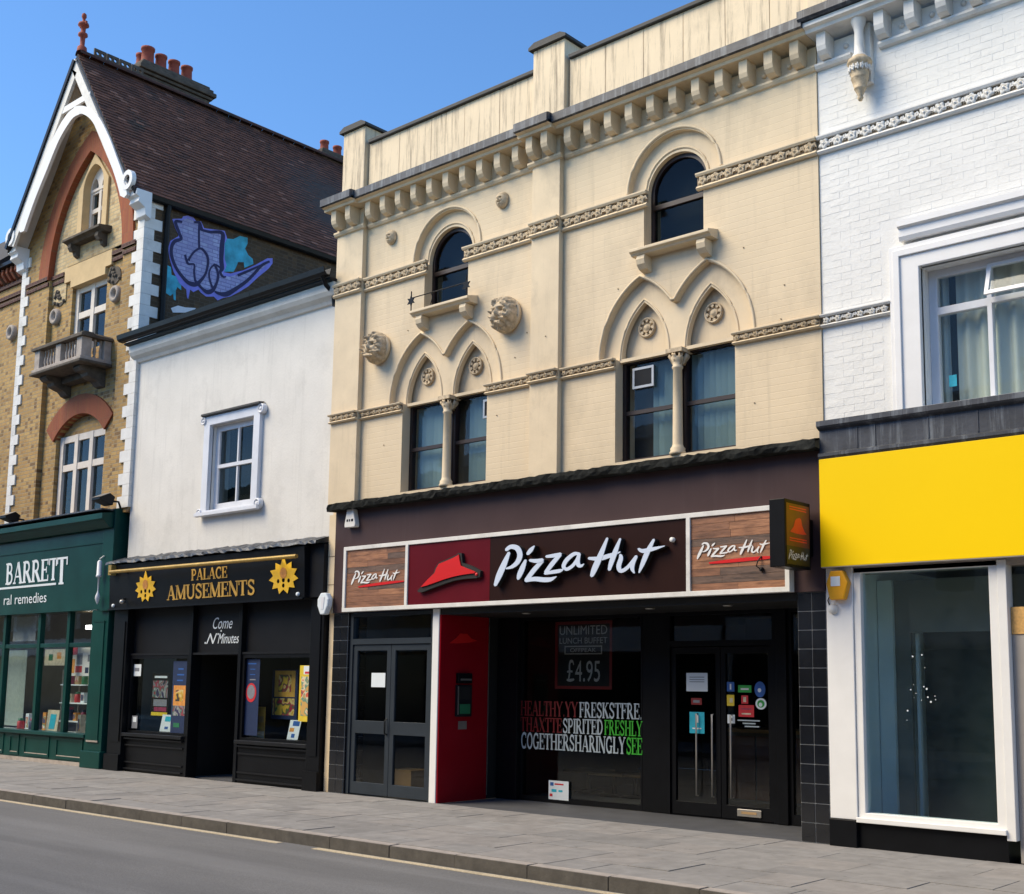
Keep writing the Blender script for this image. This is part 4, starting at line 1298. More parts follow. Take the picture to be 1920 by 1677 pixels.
# vinyl words across the window
for lab, words in (('upper row of vinyl window words, dark red then pale', (('HEALTHY.YY', 976, 1084, 1315, 1346, 'vred'), ('FRESKSTFRE.', 1086, 1204, 1316, 1347, 'vwhite'))), ('middle row of vinyl window words, dark red, pale and green', (('THAXTTE', 976, 1054, 1346, 1375, 'vred'), ('SPIRITED', 1055, 1131, 1347, 1377, 'vwhite'), ('FRESHLY', 1133, 1205, 1349, 1380, 'vgreen'))), ('lowest row of vinyl window words, mostly pale with a green ending', (('COGETHERSHARINGLY', 977, 1173, 1377, 1411, 'vwhite'), ('SEE', 1174, 1205, 1382, 1415, 'vgreen')))):
    t_ = thing('window_lettering', lab, 'lettering', (-10.4, 1.22, W(1090, words[0][4], 1.22)[1]), 'vinyl words on the recessed window')
    zt = sum(W((w[1] + w[2]) / 2, w[3], 1.22)[1] for w in words) / len(words)
    zb = sum(W((w[1] + w[2]) / 2, w[4], 1.22)[1] for w in words) / len(words)
    for wd_, xa, xb, ya, yb, mm in words:
        mb = MB()
        serif(mb, wd_, W(xa, ya, 1.198)[0], min(-9.34, W(xb, ya, 1.198)[0]), zb + .008, zt - .008, lambda a, b, d: (a, d, b), 1.1985)
        mb.obj('word', M[mm], t_)
# ================================================================== white rendered building over the amusement arcade
AL, AR = -20.05, -14.252
ab = thing('rendered_building', 'low white rendered building with one sash window between the brick gable and the cream front', 'building', (-17.15, .2, 0))
MB().slab([[(AL, 3.66), (AL, 7.62), (AR, 7.62), (AR, 3.66)], [(-17.53, 4.40), (-17.53, 5.86), (-16.29, 5.86), (-16.29, 4.40)]], .04, .4).obj('wall', M['render'], ab)
MB().slab([(.04, 7.36), (.0, 7.37), (-.03, 7.42), (-.10, 7.47), (-.14, 7.53), (-.14, 7.655), (.04, 7.655)], AL - .06, AR + .03, 'x').obj('cornice', M['rendertrim'], ab)
MB().slab([(.3, 7.66), (-.15, 7.66), (-.22, 7.675), (-.22, 7.705), (.3, 7.705)], AL - .1, AR + .04, 'x').obj('eaves_board', M['gutter'], ab)
gp = [(-.225, 7.71), (-.3, 7.715), (-.345, 7.75), (-.36, 7.83), (-.345, 7.835), (-.33, 7.77), (-.29, 7.73), (-.24, 7.73), (-.215, 7.835), (-.2, 7.835)]
for x0, x1 in ((AL - .14, -18.2), (-18.195, -16.1), (-16.095, AR + .05)):
    MB().slab(gp, x0, x1, 'x').obj('gutter', M['gutter'], ab)
B(AL, AR, .2, 9, 7.5, 7.68).obj('flat_roof', M['slate'], ab)
MB().tube([(-14.33, -.27, 7.72), (-14.33, -.2, 7.6), (-14.33, -.05, 7.5), (-14.3, -.05, 7.3)], .035, 8).obj('gutter_outlet', M['gutter'], ab)
# sash window with eared surround
wx0, wx1, wz0, wz1 = -17.53, -16.29, 4.40, 5.86
su = MB().slab([[(wx0 - .17, wz0 - .1), (wx0 - .17, wz1 + .17), (wx1 + .17, wz1 + .17), (wx1 + .17, wz0 - .1)], [(wx0, wz0), (wx0, wz1), (wx1, wz1), (wx1, wz0)]], -.03, .06).obj('window_surround', M['framewhite'], ab, bevel=.006)
MB().slab([(-.031, wz1 + .15), (-.085, wz1 + .17), (-.085, wz1 + .20), (.03, wz1 + .215)], wx0 - .2, wx1 + .2, 'x').obj('drip_moulding', M['coping'], su)
MB().slab([(-.031, wz0 - .1), (-.09, wz0 - .09), (-.09, wz0 - .04), (-.031, wz0 - .025)], wx0 - .26, wx1 + .26, 'x').obj('sill', M['framewhite'], su)
for xx, zz, r in ((wx0 - .18, wz1 + .09, .07), (wx1 + .2, wz1 + .09, .085), (wx0 - .19, wz0 - .02, .065), (wx1 + .2, wz0 + .0, .085)):
    MB().lathe([(.001, -.05), (r * .35, -.05), (r * .4, -.03), (r * .62, -.035), (r * .7, -.055), (r * .95, -.05), (r, -.02), (r, .03)], xx, .0, zz, 20, 'y').obj('scroll_ear', M['framewhite'], su)
win = MB().slab([[(wx0 - .01, wz0 - .01), (wx0 - .01, wz1 + .01), (wx1 + .01, wz1 + .01), (wx1 + .01, wz0 - .01)], [(wx0 + .11, wz0 + .12), (wx0 + .11, wz1 - .1), (wx1 - .06, wz1 - .1), (wx1 - .06, wz0 + .12)]], .11, .2).obj('sash_window', M['framewhite'], ab)
zm = (wz0 + wz1) / 2 + .02
B(wx0 + .1, wx1 - .05, .09, .17, zm - .03, zm + .03).obj('meeting_rail', M['framewhite'], win)
B(-16.9, -16.865, .105, .16, zm + .03, wz1 - .09).obj('glazing_bar', M['framewhite'], win)
B(-16.9, -16.865, .105, .16, wz0 + .11, zm - .03).obj('glazing_bar', M['framewhite'], win)
for a0, a1 in ((wx0 + .1, -16.902), (-16.863, wx1 - .05)):
    for b0, b1 in ((zm + .03, wz1 - .09), (wz0 + .11, zm - .03)):
        B(a0, a1, .14, .144, b0, b1).obj('pane', M['glassd'], win)
B(wx0, wx1, .385, .4, wz0, wz1).obj('dark_room', M['room'], win)
B(AL + .01, AL + .15, .41, 8, 3, 7.5).obj('side_wall', M['render'], ab)
# ------------------------------------------------------------------ arcade shopfront
af = thing('arcade_shopfront', 'black painted amusement arcade shopfront with open doorway between two poster windows', 'shopfront', (-17.2, .1, 0))
for x0, x1 in ((-20.2, -19.74), (-14.57, -14.26)):
    q = B(x0, x1, -.06, .3, 0, 2.82).obj('pilaster', M['black'], af, bevel=.006)
    B(x0 + .06, x1 - .06, -.075, -.061, .5, 2.6).obj('raised_panel', M['black'], q)
    B(x0 - .02, x1 + .005, -.10, -.0, 0, .28).obj('plinth_block', M['black'], q)
for x0, x1 in ((-19.738, -17.88), (-16.39, -14.572)):
    s = B(x0, x1, .02, .2, .0, .60).obj('stall_riser', M['black'], af)
    for z, d in ((.555, .05), (.44, .025), (.15, .025), (.04, .04)):
        B(x0 + .03, x1 - .03, .02 - d, .019, z, z + .022).obj('riser_moulding', M['charcoal'], s)
    B(x0, x1, -.06, .2, .602, .66).obj('window_sill', M['charcoal'], af, bevel=.006)
    f = MB().slab([[(x0, .662), (x0, 2.0), (x1, 2.0), (x1, .662)], [(x0 + .07, .70), (x0 + .07, 1.94), (x1 - .06, 1.94), (x1 - .06, .70)]], .03, .12).obj('window_frame', M['black'], af)
    B(x0 + .06, x1 - .05, .075, .081, .69, 1.95).obj('pane', M['glass'], f)
for x0, x1 in ((-19.738, -17.86), (-17.78, -16.47), (-16.39, -14.572)):
    q = B(x0, x1, .09, .14, 2.0, 2.82).obj('upper_panel', M['charcoal'], af)
    B(x0 - .001, x1 + .001, .02, .089, 2.0, 2.035).obj('transom_rail', M['charcoal'], q)
for x0, x1 in ((-17.86, -17.78), (-16.47, -16.39)):
    B(x0, x1, .0, .2, 0, 2.82).obj('door_post', M['black'], af, bevel=.004)
# dark entrance passage
ps = thing('arcade_interior', 'unlit black entrance passage and window backs of the arcade', 'room', (-17.1, 2, 0))
B(-17.86, -16.39, .2, 4, -.03, -.006).obj('passage_floor', M['recess'], ps)
B(-17.9, -17.865, .2, 4, 0, 2.8).obj('passage_wall', M['blackm'], ps)
B(-16.385, -16.35, .2, 4, 0, 2.8).obj('passage_wall', M['blackm'], ps)
B(-17.9, -16.35, 4, 4.05, 0, 2.8).obj('passage_end', M['blackm'], ps)
B(-17.864, -16.386, .15, 4, 2.0, 2.05).obj('passage_ceiling', M['blackm'], ps)
for x0, x1 in ((-19.74, -17.9), (-16.35, -14.57)):
    B(x0, x1, .95, 1.0, .3, 2.2).obj('window_back', M['room'], ps)
    B(x0, x1, .2, .95, .58, .6).obj('display_floor', M['navy'], ps)
    B(x0, x1, .2, .95, 2.2, 2.22).obj('display_ceiling', M['blackm'], ps)
# ------------------------------------------------------------------ arcade sign board
sg = thing('arcade_sign', 'black arcade fascia board with gold serif lettering and two yellow sun faces', 'sign', (-17.4, -.1, 2.82))
MB().slab([(-.17, 2.83), (-.2, 3.46), (-.21, 3.6), (.03, 3.63), (.03, 2.83)], -20.2, -14.6, 'x').obj('board', M['black'], sg)
B(-20.19, -14.61, -.205, -.166, 2.80, 2.829).obj('lower_trim', M['black'], sg)
B(-14.598, -14.26, -.1, .03, 2.83, 3.62).obj('end_block', M['charcoal'], sg)
for word, x0, x1, z0, z1 in (('PALACE', -17.6, -16.57, 3.215, 3.40), ('AMUSEMENTS', -18.32, -15.83, 2.915, 3.155)):
    mb = MB()
    serif(mb, word, x0, x1, z0, z1, lambda a, b, d: (a, d - (b - 2.83) * .045, b), -.176, .006)
    mb.obj('gold_word', M['gold'], sg)
for cx, cz, r, k in ((-18.99, 3.15, .335, 0), (-15.10, 3.155, .365, 1)):
    mp_ = lambda a, b, d: (a, d - (b - 2.83) * .045, b)
    pts = []
    n = 11
    for i in range(2 * n):
        a = pi / 2 + 2 * pi * i / (2 * n)
        rad = r * (.98 if i % 2 == 0 else .70)
        if i == 0:
            rad = r * 1.25
        z = rad * math.sin(a) * .74
        pts.append((cx + rad * math.cos(a) * (1.02), cz + z))
    holes_ = [[(cx + hx + q[0], cz + hz + q[1]) for q in hole] for hx, hz, hole in ((-.13, -.06, arcp(0, 0, .035, 0, 315, 7)), (0, -.045, arcp(0, 0, .04, 0, 315, 7)), (.13, -.06, arcp(0, 0, .035, 0, 315, 7)), (0, -.13, arcp(0, 0, .035, 0, 315, 7)))]
    s = MB().slab([pts] + holes_, -.183, -.176, mp_).obj('sun_emblem', M['ybright'], sg)
    MB().slab(arcp(cx, cz + .06, .085, 0, 345, 23), -.1865, -.1835, mp_).obj('sun_centre', M['porange'], s)
for x, z in ((-20.05, 2.88), (-14.75, 2.88)):
    MB().lathe([(.0, -.03), (.03, -.026), (.034, 0)], x, -.17, z, 12, 'y').obj('bolt_cap', M['paper'], sg)
# lead flashing above the board
rr2 = random.Random(2)
fl_ = [(.039, 3.76), (-.1, 3.72), (-.24, 3.665), (-.255, 3.62)]


def flash(u, w):
    q = fl_[int(round(w * 3))]
    e = .014
    return (-20.3 + u * 6.02, q[0] + rr2.uniform(-e, e) * (w > 0), q[1] + rr2.uniform(-e, e))


MB().grid(flash, 70, 3, False).obj('lead_flashing', M['lead'], af)
MB().slab([[(-20.2, 2.82), (-20.2, 3.66), (-14.26, 3.66), (-14.26, 2.82)]], .035, .3).obj('bressummer', M['blackm'], af)
pl = thing('awning_pole', 'thin brass awning pole fixed along the top of the arcade sign', 'pole', (-17.2, -.4, 3.44))
pa, pb = W(207, 1073, -.42), W(556, 1043, -.42)
MB().tube([(pa[0], -.42, pa[1]), (pb[0], -.42, pb[1])], .032, 10).obj('pole', M['goldpole'], pl)
for x in (-19.6, -15.2):
    B(x - .02, x + .02, -.42, -.2, 3.44, 3.465).obj('bracket', M['gutter'], pl)
B(-20.08, -19.98, -.30, -.2, 3.42, 3.6).obj('end_block', M['goldpole'], pl)
xw, zw = W(600, 1132, -.2)
ba = thing('bell_box', 'pale octagonal alarm bell box on the black pilaster beside the nib', 'alarm box', (xw, -.1, zw - .15))
MB().slab([(xw - .05, zw + .16), (xw + .07, zw + .16), (xw + .13, zw + .07), (xw + .12, zw - .03), (xw + .05, zw - .16), (xw - .05, zw - .16), (xw - .12, zw - .03), (xw - .12, zw + .07)], -.16, -.062).obj('casing', M['paper'], ba, bevel=.02)
MB().slab([(xw - .03, zw + .1), (xw + .05, zw + .1), (xw + .03, zw - .08), (xw - .02, zw - .08)], -.166, -.161).obj('cover_plate', M['framewhite'], ba)
xl, zl = W(235, 1127, -.2)
sp = thing('spot_lamp', 'tiny black and chrome spot lamp at the lower corner of the arcade sign', 'lamp', (xl, -.2, zl))
MB().tube([(xl - .06, -.1, zl + .05), (xl - .03, -.24, zl + .03), (xl, -.24, zl)], .014, 6).obj('arm', M['gutter'], sp)
MB().lathe([(.0, -.05), (.03, -.045), (.04, 0), (.025, .05), (.0, .055)], xl, -.25, zl - .02, 12, 'y').obj('lamp_head', M['steel'], sp)
# script words on the panel over the door
tw_ = thing('door_lettering', 'white script words on the black panel over the arcade doorway', 'lettering', (-17.05, .08, 2.17))
for key, x0, x1, z0, z1 in ((('Come', .35), -17.33, -16.78, 2.42, 2.61), (('N', .45), -17.5, -17.2, 2.18, 2.35), (('Minutes', .35), -17.17, -16.58, 2.18, 2.345)):
    mb = MB()
    fit_text(mb, key, x0, x1, z0, z1, lambda a, b: (a, .0875, b))
    mb.obj('word', M['paper'], tw_)
for x, z in ((-17.09, 2.385), (-17.53, 2.195), (-17.17, 2.335)):
    MB().slab(arcp(x, z, .018, 0, 315, 7), .0872, .089).obj('dot', M['paper'], tw_)
# posters in the two windows
G_ = 'arcade window posters'
P_ = lambda *a, **k: notice(*a, **k)
P_('window_poster', 'tall dark blue poster with orange face panel beside the arcade door', 326, 1240, 347, 1376, .073, M['navy'], cat='poster', group=G_, marks=((.1, .9, .38, .66, M['porange']), (.25, .75, .44, .6, M['busy_fruit']), (.1, .9, .24, .38, M['busy_machine']), (.35, .7, .88, .9, M['pblue']), (.3, .75, .80, .82, M['pblue']), (.3, .7, .72, .74, M['pblue']), (.2, .6, .08, .14, M['teal'])))
P_('window_poster', 'small fruit machine poster with yellow foot strip in the arcade window', 286, 1262, 315, 1343, .2, M['charcoal'], cat='poster', group=G_, marks=((.05, .95, .0, .08, M['pyellow']), (.15, .85, .88, .93, M['paper']), (.6, .9, .45, .8, M['teal']), (.08, .92, .42, .82, M['busy_machine']), (.15, .9, .22, .38, M['ink']), (.2, .9, .1, .2, M['ppink'])))
P_('window_leaflet', 'white slanting leaflet with blue mark standing by the orange face poster', 303, 1340, 322, 1373, .15, M['paper'], cat='leaflet', group='leaflets leaning in the arcade windows', tilt=-.04, marks=((.3, .8, .6, .9, M['cyan']), (.4, .7, .15, .3, M['pblue'])))
P_('window_sticker', 'small white shield sticker in the corner of the arcade window', 250, 1246, 264, 1268, .073, M['paper'], cat='sticker', marks=((.2, .8, .4, .7, M['ink']),))
P_('window_label', 'tiny white bottle shaped sticker low in the arcade window corner', 248, 1342, 257, 1366, .073, M['ink'], cat='sticker', marks=((.2, .8, .5, .9, M['paper']),))
P_('window_poster', 'narrow dark blue opening hours strip beside the doorway in the poster window', 461, 1236, 482, 1380, .076, M['navy'], cat='poster', group=G_, marks=((.2, .75, .93, .945, M['pblue']), (.35, .7, .86, .87, M['pblue']), (.35, .7, .79, .8, M['pblue']), (.35, .75, .72, .735, M['ink'])))
P_('window_poster', 'amber game board poster low in the poster window', 469, 1325, 496, 1385, .2, M['gold'], cat='poster', group=G_, marks=((.05, .95, .0, .22, M['pcream']), (.1, .9, .5, .7, M['wood']), (.2, .8, .3, .36, M['pyellow'])))
P_('window_poster', 'yellow comic style strip poster at the end of the arcade window', 563, 1248, 583, 1354, .073, M['pyellow'], cat='poster', group=G_, marks=((.3, .98, .84, .99, M['paper']), (.4, .95, .85, .89, M['pred']), (.15, .97, .1, .8, M['busy_comic'])))
P_('window_poster', 'dark blue fruit and gold coin poster across the arcade window', 512, 1256, 556, 1350, .4, M['navy'], cat='poster', group=G_, marks=((.1, .9, .45, .98, M['gold']), (.25, .75, .55, .9, M['busy_fruit']), (.05, .9, .08, .42, M['busy_fruit'])))
P_('window_leaflet', 'white slanting leaflet with blue mark standing under the comic style strip', 542, 1350, 561, 1388, .15, M['paper'], cat='leaflet', group='leaflets leaning in the arcade windows', tilt=-.04, marks=((.3, .9, .7, .95, M['pblue']), (.1, .5, .4, .6, M['porange']), (.35, .65, .1, .3, M['pblue'])))
a = W(471, 1299, .073)
ns = thing('warning_roundel', 'round red and white age warning sticker in the poster window', 'sticker', (a[0], .07, a[1]))
MB().slab(arcp(a[0], a[1], .135, 0, 345, 23, .15), .07, .073).obj('disc', M['pred'], ns)
MB().slab(arcp(a[0], a[1] + .01, .10, 0, 345, 23, .11), .068, .0698).obj('inner_disc', M['ink'], ns)
# ================================================================== green health shop front
gf = thing('green_shopfront', 'dark green timber shopfront of the health shop under the brick gable', 'shopfront', (-23, .1, 0))
GL = -40.0
MB().slab([(.1, 2.84), (-.09, 2.84), (-.12, 4.05), (-.12, 4.30), (.1, 4.30)], GL, -20.34, 'x').obj('fascia', M['greenl'], gf)
MB().slab([(-.105, 4.05), (-.135, 4.05), (-.135, 4.07), (-.105, 4.07)], GL, -20.6, 'x').obj('fascia_bead', M['green'], gf)
MB().slab([(.1, 4.30), (-.2, 4.31), (-.27, 4.38), (-.32, 4.44), (-.36, 4.46), (-.36, 4.56), (.1, 4.62)], GL, -20.30, 'x').obj('cornice', M['green'], gf)
B(GL, -20.29, -.38, .1, 4.621, 4.645).obj('lead_capping', M['lead'], gf)
q = B(-20.62, -20.24, -.14, .3, 2.80, 4.66).obj('fascia_console', M['green'], gf, bevel=.01)
pq = B(-20.95, -20.36, -.08, .3, 0, 2.83).obj('pilaster', M['green'], gf, bevel=.008)
B(-20.84, -20.48, -.095, -.081, .48, 2.62).obj('raised_panel', M['green'], pq)
B(-20.86, -20.46, -.105, -.094, .46, .49).obj('panel_bead', M['stone'], pq)
B(-20.86, -20.46, -.105, -.094, 2.61, 2.635).obj('panel_bead', M['green'], pq)
B(-21.0, -20.31, -.13, .0, 0, .30).obj('plinth_block', M['green'], pq, bevel=.012)
B(GL, -20.96, -.02, .2, .07, .52).obj('stall_riser', M['green'], gf)
B(GL, -20.97, -.035, .1, .0, .068).obj('riser_plinth', M['stone'], gf)
for x0, x1 in ((-26.6, -24.2), (-23.95, -23.55), (-23.35, -22.35), (-22.1, -21.1)):
    s = MB().slab([[(x0, .1), (x0, .49), (x1, .49), (x1, .1)], [(x0 + .05, .15), (x0 + .05, .44), (x1 - .05, .44), (x1 - .05, .15)]], -.035, -.0205).obj('riser_panel', M['green'], gf)
    B(x0 + .05, x1 - .05, -.032, -.021, .15, .165).obj('panel_bead', M['stone'], s)
B(GL, -20.96, -.1, .2, .52, .585).obj('window_sill', M['greenl'], gf, bevel=.006)
for x in (-25.9, -24.55, -23.1, -21.96):
    B(x - .055, x + .055, -.0, .1, .586, 2.835).obj('mullion', M['green'], gf, bevel=.006)
B(GL, -20.96, .012, .085, 2.17, 2.25).obj('transom', M['greenl'], gf, bevel=.006)
for x0, x1 in ((-28, -25.96), (-25.84, -24.61), (-24.49, -23.16), (-23.04, -22.02), (-21.9, -20.96)):
    B(x0, x1, .05, .056, .587, 2.17).obj('pane', M['glass'], gf)
    B(x0, x1, .05, .056, 2.25, 2.834).obj('transom_pane', M['glass'], gf)
# name board lettering
nb = thing('shop_name', 'white serif shop name with underline and smaller line on the green fascia', 'lettering', (-23, -.12, 3.0))
sl_ = lambda a, b, d: (a, d - (b - 2.84) * .025, b)
mb = MB()
serif(mb, 'BARRET', -24.42, -22.28, 3.45, 3.88, sl_, -.097, .005)
mb.obj('word', M['paper'], nb)
mb = MB()
serif(mb, 'T', -22.37, -21.9, 3.36, 3.88, sl_, -.097, .005)
mb.obj('word', M['paper'], nb)
MB().slab([(-27, 3.36), (-22.33, 3.36), (-22.33, 3.40), (-27, 3.40)], -.0985, -.092, sl_).obj('underline', M['paper'], nb)
mb = MB()
fit_text(mb, ('ral remedies', 0), -24.45, -22.68, 3.04, 3.24, lambda a, b: (a, -.0975 - (b - 2.84) * .025, b))
mb.obj('word', M['paper'], nb)
# small lantern holder / blind pull on the fascia
lx, lz = W(183, 1075, -.25)
wl = thing('wall_lantern', 'slim white fascia lantern with pointed pendant at the end of the green board', 'lamp', (lx, -.2, lz - .5))
MB().lathe([(.0, .22), (.025, .2), (.042, .18), (.044, -.06), (.052, -.065), (.052, -.10), (.018, -.105), (.011, -.34), (.018, -.38), (.042, -.44), (.045, -.49), (.022, -.56), (.0, -.6)], lx, -.22, lz + .03, 12).obj('lantern', M['framewhite'], wl)
MB().tube([(lx, -.22, lz + .26), (lx, -.15, lz + .32), (lx, -.11, lz + .3)], .012, 6).obj('arm', M['whited'], wl)
# interior and window display
M['tubelight'] = pbr('lit_strip_light', (.9, .9, .88), .5, .01, 2, 0)
M['tubelight'].node_tree.nodes['Principled BSDF'].inputs['Emission Color'].default_value = (1, .97, .9, 1)
M['tubelight'].node_tree.nodes['Principled BSDF'].inputs['Emission Strength'].default_value = 6
gi = thing('health_shop_interior', 'pale shop interior with lit ceiling strip behind the green shop window', 'room', (-23.5, 3, 0))
B(GL, -20.4, 4, 4.1, 0, 3.2).obj('back_wall', M['roomg'], gi)
B(GL, -20.4, .1, 4, -.02, .01).obj('room_floor', M['roomg'], gi)
B(GL - .1, GL, .11, 4, 0, 3.2).obj('side_wall', M['roomg'], gi)
B(-20.42, -20.36, .3, 4, 0, 3.2).obj('side_wall', M['roomg'], gi)
B(GL, -20.4, .11, 4, 3.2, 3.25).obj('room_ceiling', M['roomg'], gi)
B(GL, -20.45, .1, .9, .50, .53).obj('display_floor', M['roompale'], gi)
for x0 in (-24.3, -22.6):
    B(x0, x0 + 1.5, 1.6, 1.75, 2.62, 2.70).obj('light_fitting', M['tubelight'], gi)
M['bannergrey'] = flat('banner_grey', (.38, .39, .40))
M['bannerteal'] = flat('banner_teal', (.30, .36, .33))
notice('hanging_banner', 'blank grey white banner hanging in the upper light of the green shop window', 27, 1158, 66, 1202, .35, M['bannergrey'], cat='banner')
notice('hanging_banner', 'tall pale blue green banner hanging at the end of the green shop window', 18, 1220, 42, 1362, .45, M['bannerteal'], cat='banner')
notice('display_poster', 'pale yellow green leaf poster hanging in the middle light of the shop window', 85, 1218, 122, 1248, .5, M['pcream'], cat='poster', marks=((.2, .4, .3, .7, M['teal']), (.6, .8, .4, .8, M['porange'])))
notice('display_poster', 'white product poster with brown bottle and red jar in the shop window', 132, 1215, 178, 1268, .2, M['whited'], cat='poster', marks=((.0, .22, .1, .6, M['porange']), (.25, .5, .12, .35, M['pred']), (.28, .5, .4, .8, M['ink']), (.62, .75, .1, .3, M['navy']), (.7, .9, .5, .75, M['ink']), (.0, .3, .75, 1, M['pred'])))
sh = thing('display_shelf', 'chrome framed display shelf unit with glass shelves in the health shop window', 'shelf', (-21.7, .6, .53))
for x in (-22.9, -21.6):
    for y in (.45, .8):
        MB().tube([(x, y, .53), (x, y, 1.75)], .014, 6).obj('upright', M['steel'], sh)
for z in (.75, 1.1, 1.45):
    B(-22.95, -21.5, .43, .82, z, z + .02).obj('shelf_board', M['roompale'], sh)
rg = random.Random(21)
kinds = (('pred', 'red'), ('porange', 'orange'), ('teal', 'green'), ('paper', 'white'), ('ppink', 'dark pink'), ('pcream', 'cream'), ('navy', 'navy'), ('wood', 'brown'))
near = ['under the pale banner', 'beside the banner foot', 'left of the showcard', 'behind the showcard', 'against the showcard', 'right of the showcard', 'in front of the shelf unit', 'at the shelf unit foot', 'near the green pilaster', 'next to the pilaster']
spots = [(-24.2, .3, .53), (-23.95, .35, .53), (-23.7, .3, .53), (-23.35, .4, .53), (-22.95, .3, .53), (-22.7, .25, .53), (-22.4, .3, .53), (-21.8, .3, .53), (-21.45, .3, .53), (-21.2, .35, .53)]
spots += [(x, .6, z) for z in (.771, 1.121, 1.471) for x in (-22.8, -22.55, -22.3, -22.05, -21.75)]
places = {.53: 'on the display floor', .771: 'on the lowest glass shelf', 1.121: 'on the middle glass shelf', 1.471: 'on the top glass shelf'}
for i, (x, y, z) in enumerate(spots):
    mk, cn = kinds[(i * 3) % 8]
    mk2 = kinds[(i * 5 + 2) % 8][0]
    h, w = rg.uniform(.15, .28), rg.uniform(.09, .16)
    if z == .53:
        h *= 1.5
    if i % 2:
        t = thing('product_box', '%s product carton %s of the health shop window' % (cn, near[i] if z == .53 else places[z]), 'carton', (x, y, z), 'cartons in the health shop window, %s' % cn)
        B(x - w / 2, x + w / 2, y - .05, y + .05, z, z + h).obj('carton', M[mk], t)
        B(x - w * .4, x + w * .4, y - .053, y - .0505, z + h * .2, z + h * .8).obj('print', M['busy_pack'], t)
    else:
        t = thing('product_jar', '%s product jar with lid %s of the health shop window' % (cn, near[i] if z == .53 else places[z]), 'jar', (x, y, z), 'jars in the health shop window, %s' % cn)
        r = w / 2
        MB().lathe([(.0, 0), (r, 0), (r * 1.05, h * .05), (r * 1.05, h * .7), (r * .7, h * .8), (r * .65, h * .82)], x, y, z, 14).obj('jar', M[mk], t)
        MB().lathe([(r * .8, h * .8), (r * .8, h * .97), (.0, h)], x, y, z, 14).obj('lid', M[mk2], t)
pc = thing('standing_card', 'teal bordered showcard standing on the display floor of the health shop', 'showcard', (-22.55, .2, .53))
MB().slab([(-22.95, .54), (-22.5, .54), (-22.42, .98), (-22.87, .98)], .18, .19).obj('card', M['pcream'], pc)
MB().slab([(-22.82, .62), (-22.6, .62), (-22.53, .9), (-22.75, .9)], .176, .179).obj('print', M['cyan'], pc)

# stocked wall shelves at the back of the shop
ws_ = thing('stock_shelving', 'tall wall shelving packed with coloured goods at the back of the health shop', 'shelving', (-23, 3.6, 0))
for z in (.3, .75, 1.2, 1.65, 2.1):
    B(-27.5, -20.6, 3.4, 3.95, z, z + .03).obj('shelf_board', M['whited'], ws_)
    x = -27.4
    while x < -20.8:
        w = rg.uniform(.12, .5)
        B(x, x + w, 3.5, 3.8, z + .031, z + rg.uniform(.22, .38)).obj('goods', M[rg.choice(('busy_pack', 'busy_pack', 'pcream', 'pred', 'teal', 'porange', 'paper'))], ws_)
        x += w + rg.uniform(.01, .12)
# ================================================================== gabled brick house
bh = thing('gabled_brick_house', 'yellow brick gabled house with white bargeboards, red arches and graffiti on its side wall', 'house', (-22.43, 1, 0))
HL, HR, XA = -24.84, -20.05, -22.43
ZE = 10.72                                  # wall head at the eaves
SL = (14.05 - ZE) / (HR - XA)               # roof slope
DEP = 9.5
ax0, ax1, axc = -23.66, -20.78, -22.22       # big recessed arch
arch_in = pointed(axc, 1.44, 9.75, 2.36, 16)
wallp = [(HL, 4.6), (HL, ZE), (XA, 14.05), (HR, ZE), (HR, 4.6)]
MB().slab([wallp, [(ax0, 4.7), (ax0, 9.75)] + arch_in[1:-1] + [(ax1, 9.75), (ax1, 4.7)]], 0, .2).obj('front_wall', M['stock'], bh)
# recessed panel inside the arch, with three window openings
w1 = [(-22.56, 10.42), (-22.56, 11.35)] + pointed(-22.16, .40, 11.35, .5, 8)[1:-1] + [(-21.76, 11.35), (-21.76, 10.42)]
w2 = [(-22.86, 8.0), (-22.86, 9.56), (-21.50, 9.56), (-21.50, 8.0)]
sa = arcp(-22.20, 5.39, 1.33, 136, 44, 14)     # segmental head of the lower window
w3 = [(-23.12, 4.71), (-23.12, sa[0][1])] + sa + [(-21.22, sa[-1][1]), (-21.22, 4.71)]
pan = [(ax0 - .1, 4.65), (ax0 - .1, 9.75)] + pointed(axc, 1.54, 9.75, 2.46, 16)[1:-1] + [(ax1 + .1, 9.75), (ax1 + .1, 4.65)]
MB().slab([pan, w1, w2, w3], .10, .42).obj('recessed_wall', M['stock'], bh)
# pale brick in the upper part of the recess is a skin of its own
up_ = [(ax0 + .004, 9.2)] + [(ax0 + .004, 9.75)] + pointed(axc, 1.436, 9.75, 2.352, 16)[1:-1] + [(ax1 - .004, 9.75), (ax1 - .004, 9.9), (-21.31, 9.9), (-23.1, 9.9), (-23.1, 9.2)]
shrink = lambda L, k: [(-22.16 + (p[0] + 22.16) * k, 10.9 + (p[1] - 10.9) * k) for p in L]
MB().slab([up_, shrink(w1, 1.03)], .08, .099).obj('gable_infill', M['stockp'], bh)
# red brick pointed ring
ro = pointed(axc, 1.44 + .40, 9.72, 2.82, 16)
ri = pointed(axc, 1.44 - .0, 9.72, 2.39, 16)
ring = MB()
for i in range(len(ro) - 1):                # voussoir groups
    ring.slab([ro[i], ro[i + 1], ri[i + 1], ri[i]], -.045, .095)
ring.obj('pointed_arch', M['redplain'], bh)
